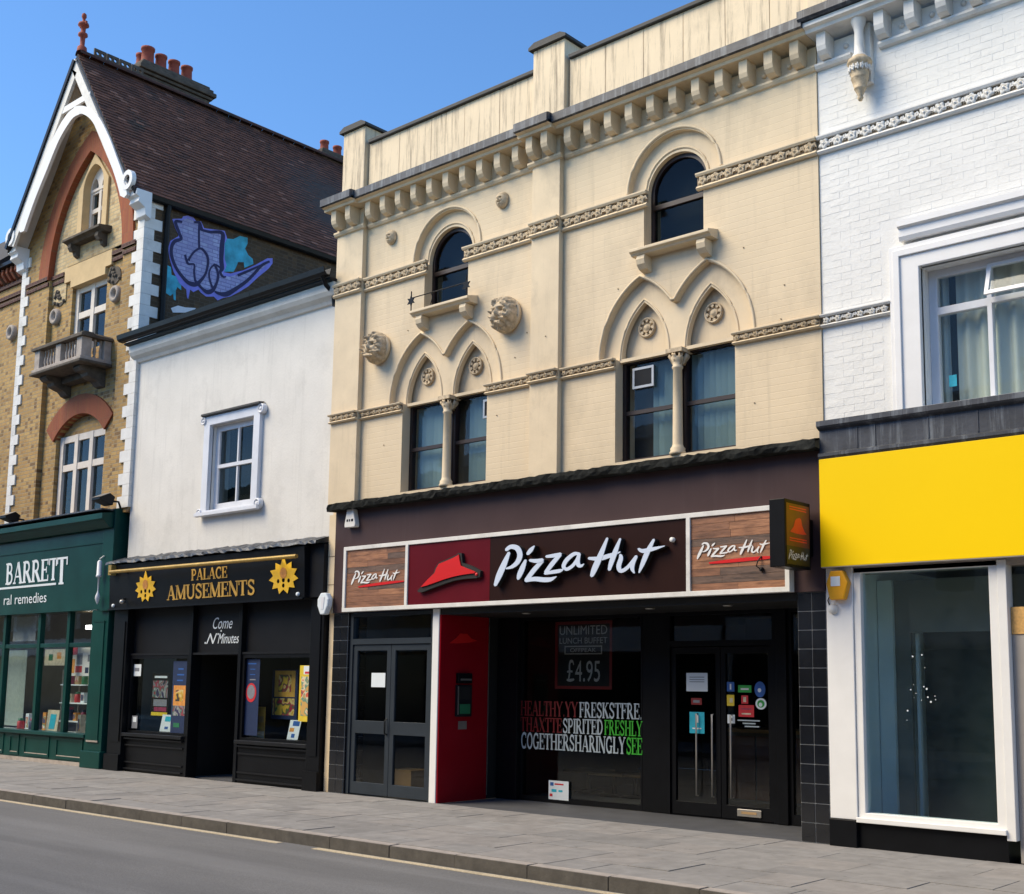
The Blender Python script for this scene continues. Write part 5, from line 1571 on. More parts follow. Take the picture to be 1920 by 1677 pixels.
# lower segmental arch
o_, i_ = arcp(-22.20, 5.39, 1.72, 138, 42, 14), arcp(-22.20, 5.39, 1.33, 138, 42, 14)
seg_ = MB()
for i in range(14):
    seg_.slab([o_[i], o_[i + 1], i_[i + 1], i_[i]], .055, .25)
seg_.obj('segmental_arch', M['redplain'], bh)
MB().slab([(-23.12, 6.36)] + arcp(-22.20, 5.39, 1.32, 136, 44, 14)[1:-1] + [(-21.22, 6.36)], .22, .26).obj('arch_infill', M['stock'], bh)
# purple brick string
for x0, x1, y in ((HL + .22, ax0 - .02, -.03), (-21.27, ax1 - .01, .05), (ax1 + .01, HR - .25, -.03), (ax0 + .01, -23.16, .05)):
    for z0, z1, d in ((9.60, 9.68, .0), (9.72, 9.80, .02)):
        B(x0, x1, y - d, y + .03 + (.03 if y > 0 else 0), z0, z1).obj('string_course', M['purple'], bh)
# stone lintel, top window
MB().slab([(-23.12, 9.55), (-23.12, 9.86), (-21.28, 9.86), (-21.28, 9.55), (-21.5, 9.55), (-21.5, 9.40), (-22.86, 9.40), (-22.86, 9.55)], .04, .25).obj('stone_lintel', M['sandstone'], bh, bevel=.008)
so_ = [(-22.74, 10.36), (-22.74, 11.42), (-22.16, 12.08), (-21.58, 11.42), (-21.58, 10.36)]
MB().slab([so_, shrink(w1, .985)], .03, .2).obj('stone_surround', M['sandstone'], bh, bevel=.008)


def frame_window(par, name, x0, x1, z0, z1, y, mat, lights, rail, head=None, gl='glassd', t=.09):
    outer = [(x0, z0), (x0, z1), (x1, z1), (x1, z0)] if not head else [(x0, z0)] + head + [(x1, z0)]
    n = lights
    holes_ = []
    w = (x1 - x0 - t * (n + 1)) / n
    f = MB()
    for i in range(n + 1):
        xa = x0 + i * (w + t)
        zt = z1
        if head:
            zt = max(p[1] for p in head) - .02 if 0 < i < n else z1 - .3
        f.box(xa, xa + t, y, y + .1, z0, zt)
    fo = f.obj(name, mat, par)
    for i in range(n):
        xa = x0 + t + i * (w + t)
        for zz in (z0 + t / 2, rail, z1 - t / 2):
            B(xa, xa + w, y + .012, y + .09, zz - t / 2, zz + t / 2).obj('rail', mat, fo)
        B(xa, xa + w, y + .06, y + .064, z0 + t, rail - t / 2).obj('pane', M[gl], fo)
        B(xa, xa + w, y + .05, y + .054, rail + t / 2, z1 - t).obj('pane', M[gl], fo)
    B(x0, x1, y + .28, y + .3, z0, z1 + .3).obj('dark_room', M['room'], fo)
    return fo


h1 = [(-22.56, 11.35)] + pointed(-22.16, .40, 11.35, .5, 8) + [(-21.76, 11.35)]
fo = frame_window(bh, 'pointed_window', -22.56, -21.76, 10.42, 11.4, .19, M['stonewhite'], 2, 10.95)
MB().slab([pointed(-22.16, .40, 11.355, .52, 8), pointed(-22.36, .13, 11.41, .22, 6), pointed(-21.96, .13, 11.41, .22, 6)], .18, .29).obj('tracery', M['stonewhite'], fo)
B(-22.5, -21.8, .27, .28, 11.36, 11.8).obj('pane', M['glassd'], fo)
frame_window(bh, 'mullioned_window', -22.86, -21.50, 7.9, 9.42, .18, M['stonewhite'], 2, 8.82, t=.13)
frame_window(bh, 'mullioned_window', -23.10, -21.24, 4.62, 6.36, .18, M['stonewhite'], 3, 5.72, t=.13)
# top window sill on scrolled brackets
sb = MB().slab([(.1, 10.24), (-.07, 10.24), (-.11, 10.27), (-.19, 10.29), (-.19, 10.34), (.1, 10.38)], -22.86, -21.42, 'x').obj('window_sill', M['stoned'], bh, bevel=.006)
for x in (-22.68, -21.62):
    MB().slab([(.099, 10.238), (-.12, 10.238), (-.13, 10.16), (-.08, 10.09), (-.02, 10.10), (.0, 10.03), (.05, 10.0), (.099, 9.99)], x - .06, x + .06, 'x').obj('sill_bracket', M['stoned'], sb)
# roundels
for x, y in ((-23.45, .09), (-21.1, .09)):
    MB().lathe([(.001, .02), (.07, .02), (.085, -.05), (.11, -.075), (.15, -.075), (.17, -.04), (.17, .02)], x, y, 8.92, 24, 'y').obj('roundel', M['stone'], bh)
# carved panels beside the lintel
pm = MB()
rq = random.Random(8)
for i in range(16):
    a, b = rq.uniform(-.2, .2), rq.uniform(-.16, .16)
    pm.lathe([(.001, -.05), (.03, -.045), (.045, 0)], a, 0, b, 8, 'y')
pm.slab(arcp(0, 0, .22, 0, 345, 11, .18), -.012, .001)
cpm = pm.mesh('carved_panel', M['stoned'])
for x, z in ((-23.35, 9.3), (-21.2, 9.32)):
    put('carved_panel', cpm, bh, (x, .095, z))
# balcony
bx0, bx1, by = -23.02, -21.16, -.5
bl = MB().slab([(bx0 - .03, 7.535), (bx0 - .03, 7.60), (bx1 + .03, 7.60), (bx1 + .03, 7.535)], by - .04, .095).obj('balcony', M['stone'], bh, bevel=.01)
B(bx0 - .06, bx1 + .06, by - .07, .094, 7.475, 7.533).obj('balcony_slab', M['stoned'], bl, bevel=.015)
for x in (bx0 + .09, (bx0 + bx1) / 2, bx1 - .12):
    B(x - .1, x + .1, by, by + .2, 7.602, 7.98).obj('balcony_post', M['stone'], bl, bevel=.008)
B(bx1 - .2, bx1, -.06, .09, 7.602, 7.98).obj('balcony_post', M['stone'], bl, bevel=.008)
MB().slab([(by - .05, 7.982), (by - .05, 8.03), (by, 8.07), (by + .18, 8.07), (by + .23, 8.03), (by + .23, 7.982)], bx0 - .06, bx1 + .05, 'x').obj('balcony_rail', M['stoned'], bl)
MB().slab([(bx1 - .23, 7.984), (bx1 - .23, 8.03), (bx1 - .18, 8.068), (bx1, 8.068), (bx1 + .048, 8.03), (bx1 + .048, 7.984)], by + .232, .09).obj('balcony_rail', M['stoned'], bl)
bal = MB().lathe([(.03, 0), (.03, .04), (.02, .06), (.035, .14), (.03, .2), (.018, .26), (.02, .33), (.03, .35), (.03, .378)], 0, 0, 0, 10).mesh('baluster', M['stone'])
for x in [bx0 + .25 + i * .12 for i in range(6)] + [(bx0 + bx1) / 2 + .16 + i * .115 for i in range(5)]:
    put('baluster', bal, bl, (x, by + .1, 7.602))
for y in (-.2, -.08):
    put('baluster', bal, bl, (bx1 - .1, y, 7.602))
for x, k in ((bx0 + .25, 0), (bx1 - .3, 1)):
    MB().slab([(.095, 7.473), (by + .08, 7.473), (by + .06, 7.42), (by + .12, 7.37), (by + .22, 7.35), (by + .24, 7.29), (-.16, 7.25), (-.06, 7.22), (.02, 7.14), (.095, 7.12)], x - .13, x + .13, 'x').obj('balcony_bracket', M['stoned'], bl, bevel=.02)
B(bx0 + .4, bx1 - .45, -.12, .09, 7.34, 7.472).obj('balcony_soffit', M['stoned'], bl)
# quoins: white blocks toothed into the brickwork
qh = .212
nq = int((ZE - 4.7) / qh)
for i in range(nq):
    z0 = 4.68 + i * qh
    long_ = i % 2 == 0
    B(HL - .004, HL + (.32 if long_ else .17), -.03, .05, z0 + .003, z0 + qh - .001).obj('quoin', M['whited'], bh)
    B(HR - (.36 if long_ else .2), HR + .03, -.032, (.34 if not long_ else .18), z0 + .003, z0 + qh - .001).obj('quoin', M['whited'], bh)
# side wall with graffiti
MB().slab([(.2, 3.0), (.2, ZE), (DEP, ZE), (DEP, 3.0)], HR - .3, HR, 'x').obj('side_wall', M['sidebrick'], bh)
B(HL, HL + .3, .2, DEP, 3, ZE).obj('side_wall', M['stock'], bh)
MB().slab(wallp, DEP, DEP + .2).obj('rear_wall', M['stock'], bh)
gmap = lambda a, b: WX(300 + a / 8.348, 390 + b / 8.348, HR)
M['lav'] = brickmat('lavender_spray', (.42, .44, .74), (.36, .37, .66), (.24, .24, .48), plane='yz', extra=(.50, .55, .82), dirt=.3)
M['lavedge'] = pbr('violet_spray', (.22, .23, .72), .7, .2, 5, .3, 50)
M['ink_navy'] = pbr('navy_spray', (.008, .006, .07), .6, .3, 5, .2, 50)
M['cyanspray'] = pbr('cyan_spray', (.05, .40, .55), .7, .45, 4, .3, 50, grime=.5)
gr = thing('graffiti', 'lavender and cyan spray painted graffiti with navy outlines on the dark side wall', 'graffiti', (HR, 1.6, 9.0))


def spray(polys, d, mat, name):
    for i, P in enumerate(polys):
        Q = [gmap(a, b) for a, b in P]
        MB().slab(Q, HR + .001, HR + d + i * .0005, 'x').obj(name, mat, gr)


spray([[(1000, 480), (1150, 490), (1250, 440), (1370, 470), (1370, 560), (1330, 640), (1380, 740), (1450, 800), (1460, 880), (1320, 940), (1310, 850), (1220, 850), (1190, 930), (1150, 1000), (990, 1000)], [(100, 890), (170, 930), (180, 1050), (270, 1080), (330, 1160), (330, 1290), (270, 1240), (245, 1300), (245, 1450), (215, 1440), (205, 1340), (160, 1380), (85, 1330), (70, 1230), (100, 1100)]], .003, M['cyanspray'], 'cyan_fill')
spray([[(190, 175), (340, 170), (360, 135), (430, 120), (520, 150), (560, 205), (640, 215), (690, 320), (1010, 360), (1050, 480), (1010, 560), (1010, 800), (1040, 900), (1000, 1010), (1100, 1030), (1300, 980), (1500, 890), (1680, 790), (1760, 790), (1760, 870), (1690, 960), (1540, 1080), (1380, 1230), (1250, 1310), (1100, 1390), (990, 1410), (900, 1450), (840, 1390), (720, 1390), (640, 1330), (600, 1280), (520, 1320), (470, 1280), (440, 1430), (420, 1400), (410, 1280), (300, 1180), (210, 1000), (150, 800), (125, 640), (160, 520), (280, 450), (290, 430), (230, 300)]], .0055, M['lavedge'], 'violet_halo')
spray([[(250, 215), (350, 190), (430, 165), (520, 200), (600, 245), (650, 345), (960, 410), (980, 520), (960, 800), (960, 990), (1000, 1075), (1100, 1075), (1300, 1015), (1530, 920), (1710, 840), (1660, 900), (1500, 1040), (1380, 1170), (1200, 1290), (1080, 1345), (980, 1350), (880, 1310), (830, 1310), (760, 1330), (680, 1300), (600, 1215), (480, 1195), (380, 1140), (270, 1000), (200, 830), (170, 660), (200, 560), (330, 495), (310, 400)]], .0075, M['lav'], 'lavender_fill')
gs = [[(345, 225, 25), (240, 222, 34), (300, 400, 30), (325, 488, 34), (230, 525, 40), (180, 610, 36), (180, 760, 34), (260, 960, 32), (400, 1140, 36), (500, 1195, 50), (585, 1185, 44), (700, 1050, 26), (745, 880, 28), (735, 760, 28), (670, 660, 26), (610, 640, 24), (530, 690, 24), (470, 770, 24), (440, 830, 30)],
      [(530, 228, 26), (610, 235, 30), (630, 310, 44), (650, 345, 34)], [(612, 240, 24), (605, 400, 22), (610, 640, 24)],
      [(640, 345, 26), (780, 380, 30), (970, 400, 40), (965, 600, 50), (955, 800, 46), (965, 950, 44), (940, 1000, 30), (960, 1060, 24), (1000, 1085, 22), (1030, 1075, 12)],
      [(385, 735, 22), (410, 820, 26), (440, 880, 24), (530, 890, 20), (530, 1000, 22), (545, 1130, 24), (590, 1190, 30), (660, 1270, 26), (740, 1320, 48), (820, 1290, 44), (880, 1180, 28), (905, 1080, 28), (890, 980, 24), (850, 905, 24), (800, 930, 18), (765, 1010, 18), (770, 1110, 20), (800, 1210, 22), (830, 1280, 26)],
      [(830, 890, 30), (890, 905, 20), (950, 950, 22)],
      [(850, 1310, 18), (930, 1345, 34), (1040, 1350, 54), (1180, 1270, 44), (1350, 1150, 36), (1480, 1020, 32), (1590, 900, 30), (1710, 840, 24), (1600, 890, 20), (1400, 980, 26), (1210, 1060, 30)]]
for k_, s in enumerate(gs):
    s = [(a_, b_, w_ * 1.45) for a_, b_, w_ in s]
    MB().strip(s, lambda a, b, i: (HR + .0095 + k_ * .0006 + i * .00002, *gmap(a, b))).obj('navy_outline', M['ink_navy'], gr)
spray([[(170, 1570), (280, 1530), (400, 1560), (560, 1570), (520, 1640), (200, 1640)]], .003, M['framewhite'], 'white_patch')
# eaves gutter and downpipe on the side
MB().slab([(HR + .02, 10.52), (HR + .08, 10.49), (HR + .15, 10.52), (HR + .17, 10.60), (HR + .155, 10.60), (HR + .02, 10.60)], .0, DEP).obj('gutter', M['gutter'], bh)
B(HR + .001, HR + .06, -.1, DEP, 10.61, 10.74).obj('eaves_fascia', M['gutter'], bh)
MB().tube([(HR + .09, .42, 10.52), (HR + .09, .42, 10.45), (HR + .06, .42, 10.35), (HR + .06, .42, 7.7)], .05, 10).obj('downpipe', M['gutter'], bh)
# ------------------------------------------------------------------ roof
OV = -.34
rtop = 14.16
run = HR + .13 - XA
zlow = rtop - SL * run


def rooftiles():
    m, t, p, N, L = nodes('clay_roof_tiles')
    a = N.new('ShaderNodeAttribute')
    a.attribute_name = 'tint'
    v = pos(t)
    c = ramp(t, a.outputs['Fac'], .0, 1., (.058, .023, .014), (.118, .047, .028))
    c = mix(t, ramp(t, noise(t, v, 1.4, 6, .7), .55, .72), c, (.028, .024, .020))
    c = mix(t, ramp(t, noise(t, v, 5, 5, .7), .68, .76), c, (.12, .10, .085))
    c = mix(t, ramp(t, a.outputs['Fac'], .965, .97), c, (.17, .085, .06))
    L.new(c, p.inputs['Base Color'])
    p.inputs['Roughness'].default_value = .85
    bumpn(t, p, noise(t, v, 45, 4), .4, .006)
    return m


M['rooftile'] = rooftiles()
nrm = Vector((SL, 0, 1)).normalized()
dn = Vector((1, 0, -SL)).normalized()
Lr = run * math.sqrt(1 + SL * SL)
rb = MB()
sh_ = .16
for sgn in (1, -1):
    pts = [(XA, rtop - .14), (XA + sgn * run, zlow - .14), (XA + sgn * run, zlow - .03), (XA, rtop - .03)]
    rb.slab(pts, OV, DEP + .3)
roof = rb.obj('roof', M['slate'], bh)
rk = random.Random(31)
tint = []
tm = MB()
gauge, tw = .105, .168
rows = int(Lr / gauge)
for sgn in (1, -1):
    for r in range(rows):
        s0 = r * gauge
        off = (r % 2) * tw / 2
        ncol = int((DEP - OV) / tw) + 1
        for c in range(ncol if sgn > 0 else 6):
            y0 = OV + c * tw - off
            y1 = y0 + tw - .005
            y0 = max(y0, OV - .02)
            lift = .014 + rk.uniform(0, .006)
            sag = .018 * math.sin(y0 * .9) * math.sin(s0 / Lr * 3.1)
            P0 = Vector((XA, 0, rtop - .03)) + Vector((sgn * dn.x, 0, dn.z)) * s0 + Vector((sgn * nrm.x, 0, nrm.z)) * (.002 + sag)
            P1 = Vector((XA, 0, rtop - .03)) + Vector((sgn * dn.x, 0, dn.z)) * (s0 + gauge + .015 + rk.uniform(-.004, .006)) + Vector((sgn * nrm.x, 0, nrm.z)) * (lift + sag)
            Pb = P1 - Vector((sgn * nrm.x, 0, nrm.z)) * .013
            tm.add([(P0.x, y0, P0.z), (P0.x, y1, P0.z), (P1.x, y1, P1.z), (P1.x, y0, P1.z), (Pb.x, y1, Pb.z), (Pb.x, y0, Pb.z)], [(0, 1, 2, 3), (3, 2, 4, 5), (1, 4, 2), (0, 3, 5)])
            tint += [rk.random()] * 4
to = tm.obj('roof_tiles', M['rooftile'], bh, kind='stuff')
at = to.data.attributes.new('tint', 'FLOAT', 'FACE')
at.data.foreach_set('value', tint)
rm = MB().lathe([(.11, 0), (.11, .30)], 0, 0, 0, 10, 'y', 0, pi).mesh('ridge_tile', M['rooftile'])
for i in range(32):
    put('ridge_tile', rm, roof, (XA, OV + i * .302, rtop - .03))
cr = MB()
for i in range(4):
    y0 = .0 + i * .28
    cr.slab([[(y0, rtop + .06), (y0, rtop + .24), (y0 + .26, rtop + .24), (y0 + .26, rtop + .06)]] + [arcp(y0 + .075 + k * .11, rtop + .15, .035, 0, 315, 7) for k in range(2)], XA - .02, XA + .02, 'x')
cr.obj('ridge_crest', M['stoned'], roof)
MB().lathe([(.0, .84), (.045, .80), (.05, .74), (.03, .70), (.03, .62), (.10, .60), (.11, .55), (.05, .52), (.045, .40), (.09, .38), (.095, .33), (.05, .30), (.045, .12), (.09, .08), (.1, -.02)], XA, OV + .08, rtop + .06, 12).obj('finial', M['terra'], roof)
B(XA - .12, XA + .12, OV + .06, OV + .1, rtop + .60, rtop + .68).obj('finial_cross', M['terra'], roof)
# ---- bargeboards
YB = OV + .03


def board_pts(sgn, off, wdt, s0, s1):
    d = Vector((sgn * dn.x, dn.z))
    nn_ = Vector((-sgn * nrm.x, -nrm.z))
    o = Vector((XA, rtop - .05))
    a = o + d * s0 + nn_ * off
    b = o + d * s1 + nn_ * off
    return [tuple(a), tuple(b), tuple(b + nn_ * wdt), tuple(a + nn_ * wdt)]


bb = MB()
for sgn in (1, -1):
    bb.slab(board_pts(sgn, .09, .20, .02 if sgn > 0 else .3, Lr - .15), YB - .06, YB)
bg_ = bb.obj('bargeboard', M['whited'], bh)
bf = MB()
for sgn in (1, -1):
    bf.slab(board_pts(sgn, .0, .088 if sgn < 0 else .05, .0 if sgn > 0 else .12, Lr), YB - .10 if sgn < 0 else YB - .04, YB + .02)
bf.obj('verge_board', M['gutter'], bg_)
B(XA - .66, XA + .66, YB - .055, YB - .005, 12.97, 13.10).obj('collar_beam', M['white'], bg_)
for side in ([(141, 208, 15), (158, 207, 15), (178, 222, 15), (197, 258, 15), (213, 300, 15), (225, 335, 15), (232, 366, 13)], [(146, 208, 15), (130, 220, 13), (106, 260, 12), (82, 318, 12), (58, 378, 12), (40, 432, 11)]):
    MB().slab([W(a_, b_, YB - .07) for a_, b_ in ribbon(side)], YB - .075 if side[0][0] < 145 else YB - .077, YB - .012).obj('curved_brace', M['white'], bg_)
for sgn in (1, -1):
    x = XA + sgn * 2.33
    MB().slab([arcp(x, 10.80, .19, 0, 345, 23), arcp(x, 10.80, .1, 0, 345, 23)], YB - .085, YB + .0).obj('foot_roundel', M['white'], bg_)
    xs = (XA + sgn * 2.22, XA + sgn * 2.55)
    MB().slab([(-.29, 10.62), (-.31, 10.50), (-.24, 10.46), (-.26, 10.38), (-.12, 10.30), (-.10, 10.16), (.02, 10.10), (.02, 10.62)], min(xs), max(xs), 'x').obj('eaves_corbel', M['white'], bg_, bevel=.01)
# soffit boards seen under the overhang
for sgn in (1, -1):
    MB().slab(board_pts(sgn, .10, .03, .05, Lr), YB + .025, -.002).obj('soffit_board', M['stonewhite'], bg_)
# ---- chimneys


def chimney(label, x0, x1, y0, y1, z0, z1, pots, ph=.33, pr=.115):
    t = thing('chimney_stack', label, 'chimney', ((x0 + x1) / 2, (y0 + y1) / 2, z0))
    B(x0, x1, y0, y1, z0, z1 - .3).obj('stack', M['redbrick'], t)
    for i, (e, a, b) in enumerate(((.04, z1 - .298, z1 - .23), (.09, z1 - .228, z1 - .16), (.15, z1 - .158, z1 - .06), (.10, z1 - .058, z1 + .02), (.04, z1 + .022, z1 + .10))):
        B(x0 - e, x1 + e, y0 - e, y1 + e, a, b).obj('corbelled_cap', M['stoned'], t, bevel=.02)
    for i, (px_, py_, k) in enumerate(pots):
        r = pr * k
        MB().lathe([(r * 1.12, 0), (r * 1.05, .08), (r, .1), (r * .95, ph * k - .06), (r * 1.1, ph * k - .05), (r * 1.1, ph * k), (r * .85, ph * k), (r * .8, 0)], px_, py_, z1 + .101, 14).obj('chimney_pot', M['terra'], t)


chimney('broad brick chimney stack with five terracotta pots behind the brick gable ridge', -23.3, -22.74, 1.28, 2.86, 12.4, 14.70, [(-23.12, 1.42, .9)] + [(-22.92, 1.46 + .32 * i, 1.18 if i == 0 else 1.05) for i in range(4)])
chimney('distant small chimney stack with two pots showing beside the cream parapet pier', -22.95, -22.5, 5.95, 7.0, 12.0, 14.30, [(-22.72, 6.15, .9), (-22.72, 6.55, .9)])
# ================================================================== neighbouring brick house at the left
nh = thing('brick_neighbour_house', 'yellow brick house end with purple string and bracketed eaves beyond the white quoins', 'house', (-27, 1, 0))
B(-40, HL - .01, .08, .4, 4.6, 10.35).obj('wall', M['stock'], nh)
for z0, z1, d in ((9.60, 9.68, .0), (9.72, 9.80, .02)):
    B(-40, HL - .02, .04 - d, .079, z0, z1).obj('string_course', M['purple'], nh)
MB().lathe([(.001, .02), (.07, .02), (.085, -.05), (.11, -.075), (.15, -.075), (.17, -.04), (.17, .02)], -25.3, .06, 8.92, 24, 'y').obj('roundel', M['stone'], nh)
B(-40, HL - .02, .03, .079, 9.98, 10.06).obj('string_course', M['purple'], nh)
for i in range(8):
    MB().slab([(.079, 10.07), (-.02, 10.09), (-.12, 10.22), (-.12, 10.34), (.079, 10.34)], -25.05 - i * .2, -24.97 - i * .2, 'x').obj('eaves_bracket', M['redbrick'], nh)
B(-40, HL - .02, -.2, .4, 10.352, 10.43).obj('eaves_board', M['gutter'], nh)
MB().slab([(-.3, 10.44), (5.2, 15.4), (5.2, 15.25), (.0, 10.44)], -46, -25.6, 'x').obj('roof', M['slate'], nh)
MB().slab([(.4, 10.44), (5, 14.9), (9, 10.44)], -25.9, -25.7, 'x').obj('gable_wall', M['slate'], nh)
# floodlights above the green cornice
for lab, px, py in (('small black floodlight above the green cornice beside the stone mullioned window', 200, 938), ('small black floodlight above the green cornice beyond the white quoins', 24, 972)):
    x, z = W(px, py, -.3)
    t = thing('flood_lamp', lab, 'lamp', (x, -.3, z - .2), 'floodlights over the green cornice')
    MB().tube([(x + .15, -.1, 4.646), (x + .15, -.15, z - .03), (x + .1, -.25, z - .02)], .02, 6).obj('arm', M['gutter'], t)
    MB().slab([(-.5, z - .02), (-.5, z + .03), (-.3, z + .12), (-.2, z + .06), (-.24, z - .1)], x - .16, x + .12, 'x').obj('lamp_head', M['gutter'], t, bevel=.01)
    MB().slab([(-.51, z + .032), (-.3, z + .13), (-.3, z + .122), (-.5, z + .028)], x - .17, x + .13, 'x').obj('visor', M['steel'], t)
# ================================================================== white painted brick building
wb = thing('white_brick_building', 'white painted brick building with wide casement and carved string courses over the yellow fascia', 'building', (-4, .2, 0))
WL, WR = -6.055, 3.0
hole = [(-4.93, 4.40), (-4.93, 5.86), (-2.0, 5.86), (-2.0, 4.40)]
sur = [(-5.25, 4.36), (-5.25, 6.12), (-1.7, 6.12), (-1.7, 4.36)]
wall = MB().slab([[(WL, 4.3), (WL, 8.66), (WR, 8.66), (WR, 4.3)], hole], .02, .4).obj('wall', M['wmortar'], wb)
# painted bricks, each slightly uneven
rb2 = random.Random(77)
small = []
bwid, bht = .228, .0765
variants = []
for k in range(8):
    v = []
    mbv = MB()
    j = [rb2.uniform(-.0022, .0022) for _ in range(8)]
    mbv.box(.0025, bwid - .0025, -.0012, .012, .0015, bht - .0015)
    mbv.v = [(x + rb2.uniform(-.0022, .0022), y + (rb2.uniform(-.0012, .0008) if y < 0 else 0), z + rb2.uniform(-.002, .002)) for x, y, z in mbv.v]
    variants.append(mbv)
vm_ = [m.mesh('brick', M['wbrick']) for m in variants]
cand = []
nrow = int((8.36 - 4.38) / bht)
for r in range(nrow):
    z = 4.385 + r * bht
    off = (r % 2) * bwid / 2
    x = WL + .01 - off
    while x < -1.2 - bwid:
        if x >= WL - .005:
            inwin = x + bwid > -5.34 and x < -1.6 and z + bht > 4.36 and z < 6.42
            instr = (z + bht > 7.37 and z < 7.60) or (z + bht > 5.41 and z < 5.575 and x < -5.2)
            if not inwin and not instr:
                cand.append((x, z))
        x += bwid
cand.sort(key=lambda c: (c[0] > -3.95, -c[0]))
for i, (x, z) in enumerate(cand[:300]):
    put('brick', vm_[rb2.randrange(8)], wall, (x, .0195, z))
rest = MB()
for x, z in cand[300:]:
    m_ = variants[rb2.randrange(8)]
    rest.add([(p[0] + x, p[1] + .0195, p[2] + z) for p in m_.v], m_.f)
rest.obj('bricks', M['wbrick'], wall, kind='stuff')
# label moulding and surround of the wide window
MB().slab([sur, hole], -.035, .06).obj('window_surround', M['white'], wb, bevel=.006)
MB().slab([[(-5.20, 4.36), (-5.20, 6.07), (-1.75, 6.07), (-1.75, 4.36)], [(-5.13, 4.36), (-5.13, 6.0), (-1.82, 6.0), (-1.82, 4.36)]], -.06, -.0355).obj('surround_bead', M['white'], wb, bevel=.006)
MB().slab([(.0, 6.16), (-.05, 6.16), (-.07, 6.2), (-.07, 6.28), (-.11, 6.3), (-.11, 6.36), (.0, 6.40)], -5.12, -1.5, 'x').obj('head_moulding', M['white'], wb)
cw = MB().slab([[(-4.93, 4.37), (-4.93, 5.86), (-2.0, 5.86), (-2.0, 4.37)], [(-4.84, 4.42), (-4.84, 5.38), (-4.33, 5.38), (-4.33, 4.42)], [(-4.84, 5.46), (-4.84, 5.78), (-4.33, 5.78), (-4.33, 5.46)], [(-4.28, 4.42), (-4.28, 5.40), (-3.3, 5.40), (-3.3, 4.42)], [(-4.28, 5.46), (-4.28, 5.78), (-3.3, 5.78), (-3.3, 5.46)], [(-3.2, 4.42), (-3.2, 5.40), (-2.1, 5.40), (-2.1, 4.42)], [(-3.2, 5.46), (-3.2, 5.78), (-2.1, 5.78), (-2.1, 5.46)]], .20, .28).obj('casement_window', M['framewhite'], wb, bevel=.005)
for x0, x1, z0, z1 in ((-4.85, -4.32, 4.41, 5.39), (-4.85, -4.32, 5.45, 5.79), (-4.29, -3.29, 4.41, 5.41), (-3.21, -2.09, 4.41, 5.41)):
    B(x0, x1, .238, .242, z0, z1).obj('pane', M['glass'], cw)
# top light hung open at its foot
tl = MB().slab([[(-4.30, -.34), (-4.30, .01), (-3.28, .01), (-3.28, -.34)], [(-4.26, -.30), (-4.26, -.03), (-3.8, -.03), (-3.8, -.30)], [(-3.77, -.30), (-3.77, -.03), (-3.32, -.03), (-3.32, -.30)]], -.02, .02, lambda a, b, d: (a, .19 + d + b * .38, 5.79 + b)).obj('open_top_light', M['framewhite'], cw)
MB().slab([(-4.27, -.31), (-4.27, -.02), (-3.31, -.02), (-3.31, -.31)], -.002, .002, lambda a, b, d: (a, .19 + d + b * .38, 5.79 + b)).obj('pane', M['glass'], cw)
cu = MB()


def curt(x0, x1, ph, amp):
    def fn(u, w):
        x = x0 + u * (x1 - x0)
        return (x, .38 + amp * math.sin(u * (x1 - x0) * 38 + ph) + .02 * math.sin(u * 9 + ph), 4.35 + w * 1.5)
    return fn


cu.grid(curt(-4.72, -3.72, .3, .028), 90, 1)
cu.grid(curt(-4.9, -4.78, 1, .01), 12, 1)
cu.grid(curt(-2.9, -2.0, .3, .028), 70, 1)
cu.obj('curtain', M['curtain'], cw)
B(-5.0, -1.9, 1.6, 1.65, 4.2, 6.0).obj('dark_room', M['room'], cw)
B(-5.05, -4.98, .41, 1.6, 4.2, 6.0).obj('room_side', M['room'], cw)
B(-5.0, -1.9, .41, 1.65, 6.0, 6.05).obj('room_ceiling', M['room'], cw)
B(-4.76, -4.68, .236, .2375, 4.62, 4.74).obj('window_label', M['cyan'], cw)
# string courses and cornice carry on from the cream front
string_course(wb, WL, WR, 7.385, 7.585, .018, 1, 'whited', 'cream_soot', flower_w, leaf_w)
string_course(wb, WL, -5.255, 5.425, 5.56, .018, 2, 'whited', 'cream_soot', flower_w, leaf_w)
MB().slab([(.015, 8.36), (-.03, 8.37), (-.05, 8.40), (-.05, 8.425), (.015, 8.43)], WL, -5.62, 'x').obj('bed_moulding', M['whited'], wb)
MB().slab([(.015, 8.36), (-.03, 8.37), (-.05, 8.40), (-.05, 8.425), (.015, 8.43)], -5.30, WR, 'x').obj('bed_moulding', M['whited'], wb)
MB().slab([(.09, 8.70), (-.24, 8.70), (-.25, 8.735), (-.30, 8.75), (-.30, 8.80), (.09, 8.80)], WL, WR, 'x').obj('cornice', M['whited'], wb)
MB().slab([(.3, 8.81), (-.34, 8.81), (-.36, 8.83), (-.36, 8.92), (.3, 8.97)], WL - .04, WR, 'x').obj('lead_capping', M['lead'], wb)
cw_ = corbel_mesh(M['whited'])
bw_ = MB().lathe([(.032, 0), (.03, -.015), (.02, -.03), (.001, -.036)], 0, 0, 0, 12, 'y').mesh('boss', M['whited'])
for i in range(14):
    xx = -5.9 + i * .338
    if i != 1:
        put('corbel', cw_, wb, (xx, .017, 8.434))
    if i != 1:
        put('boss', bw_, wb, (xx + (.169 if i != 0 else .2), .017, 8.55))
B(WL, WR, .03, .3, 8.82, 10.2).obj('parapet', M['whited'], wb)
pd = MB().lathe([(.085, 0), (.08, -.03), (.055, -.1), (.048, -.14), (.052, -.30), (.055, -.40), (.075, -.41), (.08, -.43)], -5.47, -.14, 8.70, 18).obj('pendant', M['whited'], wb)
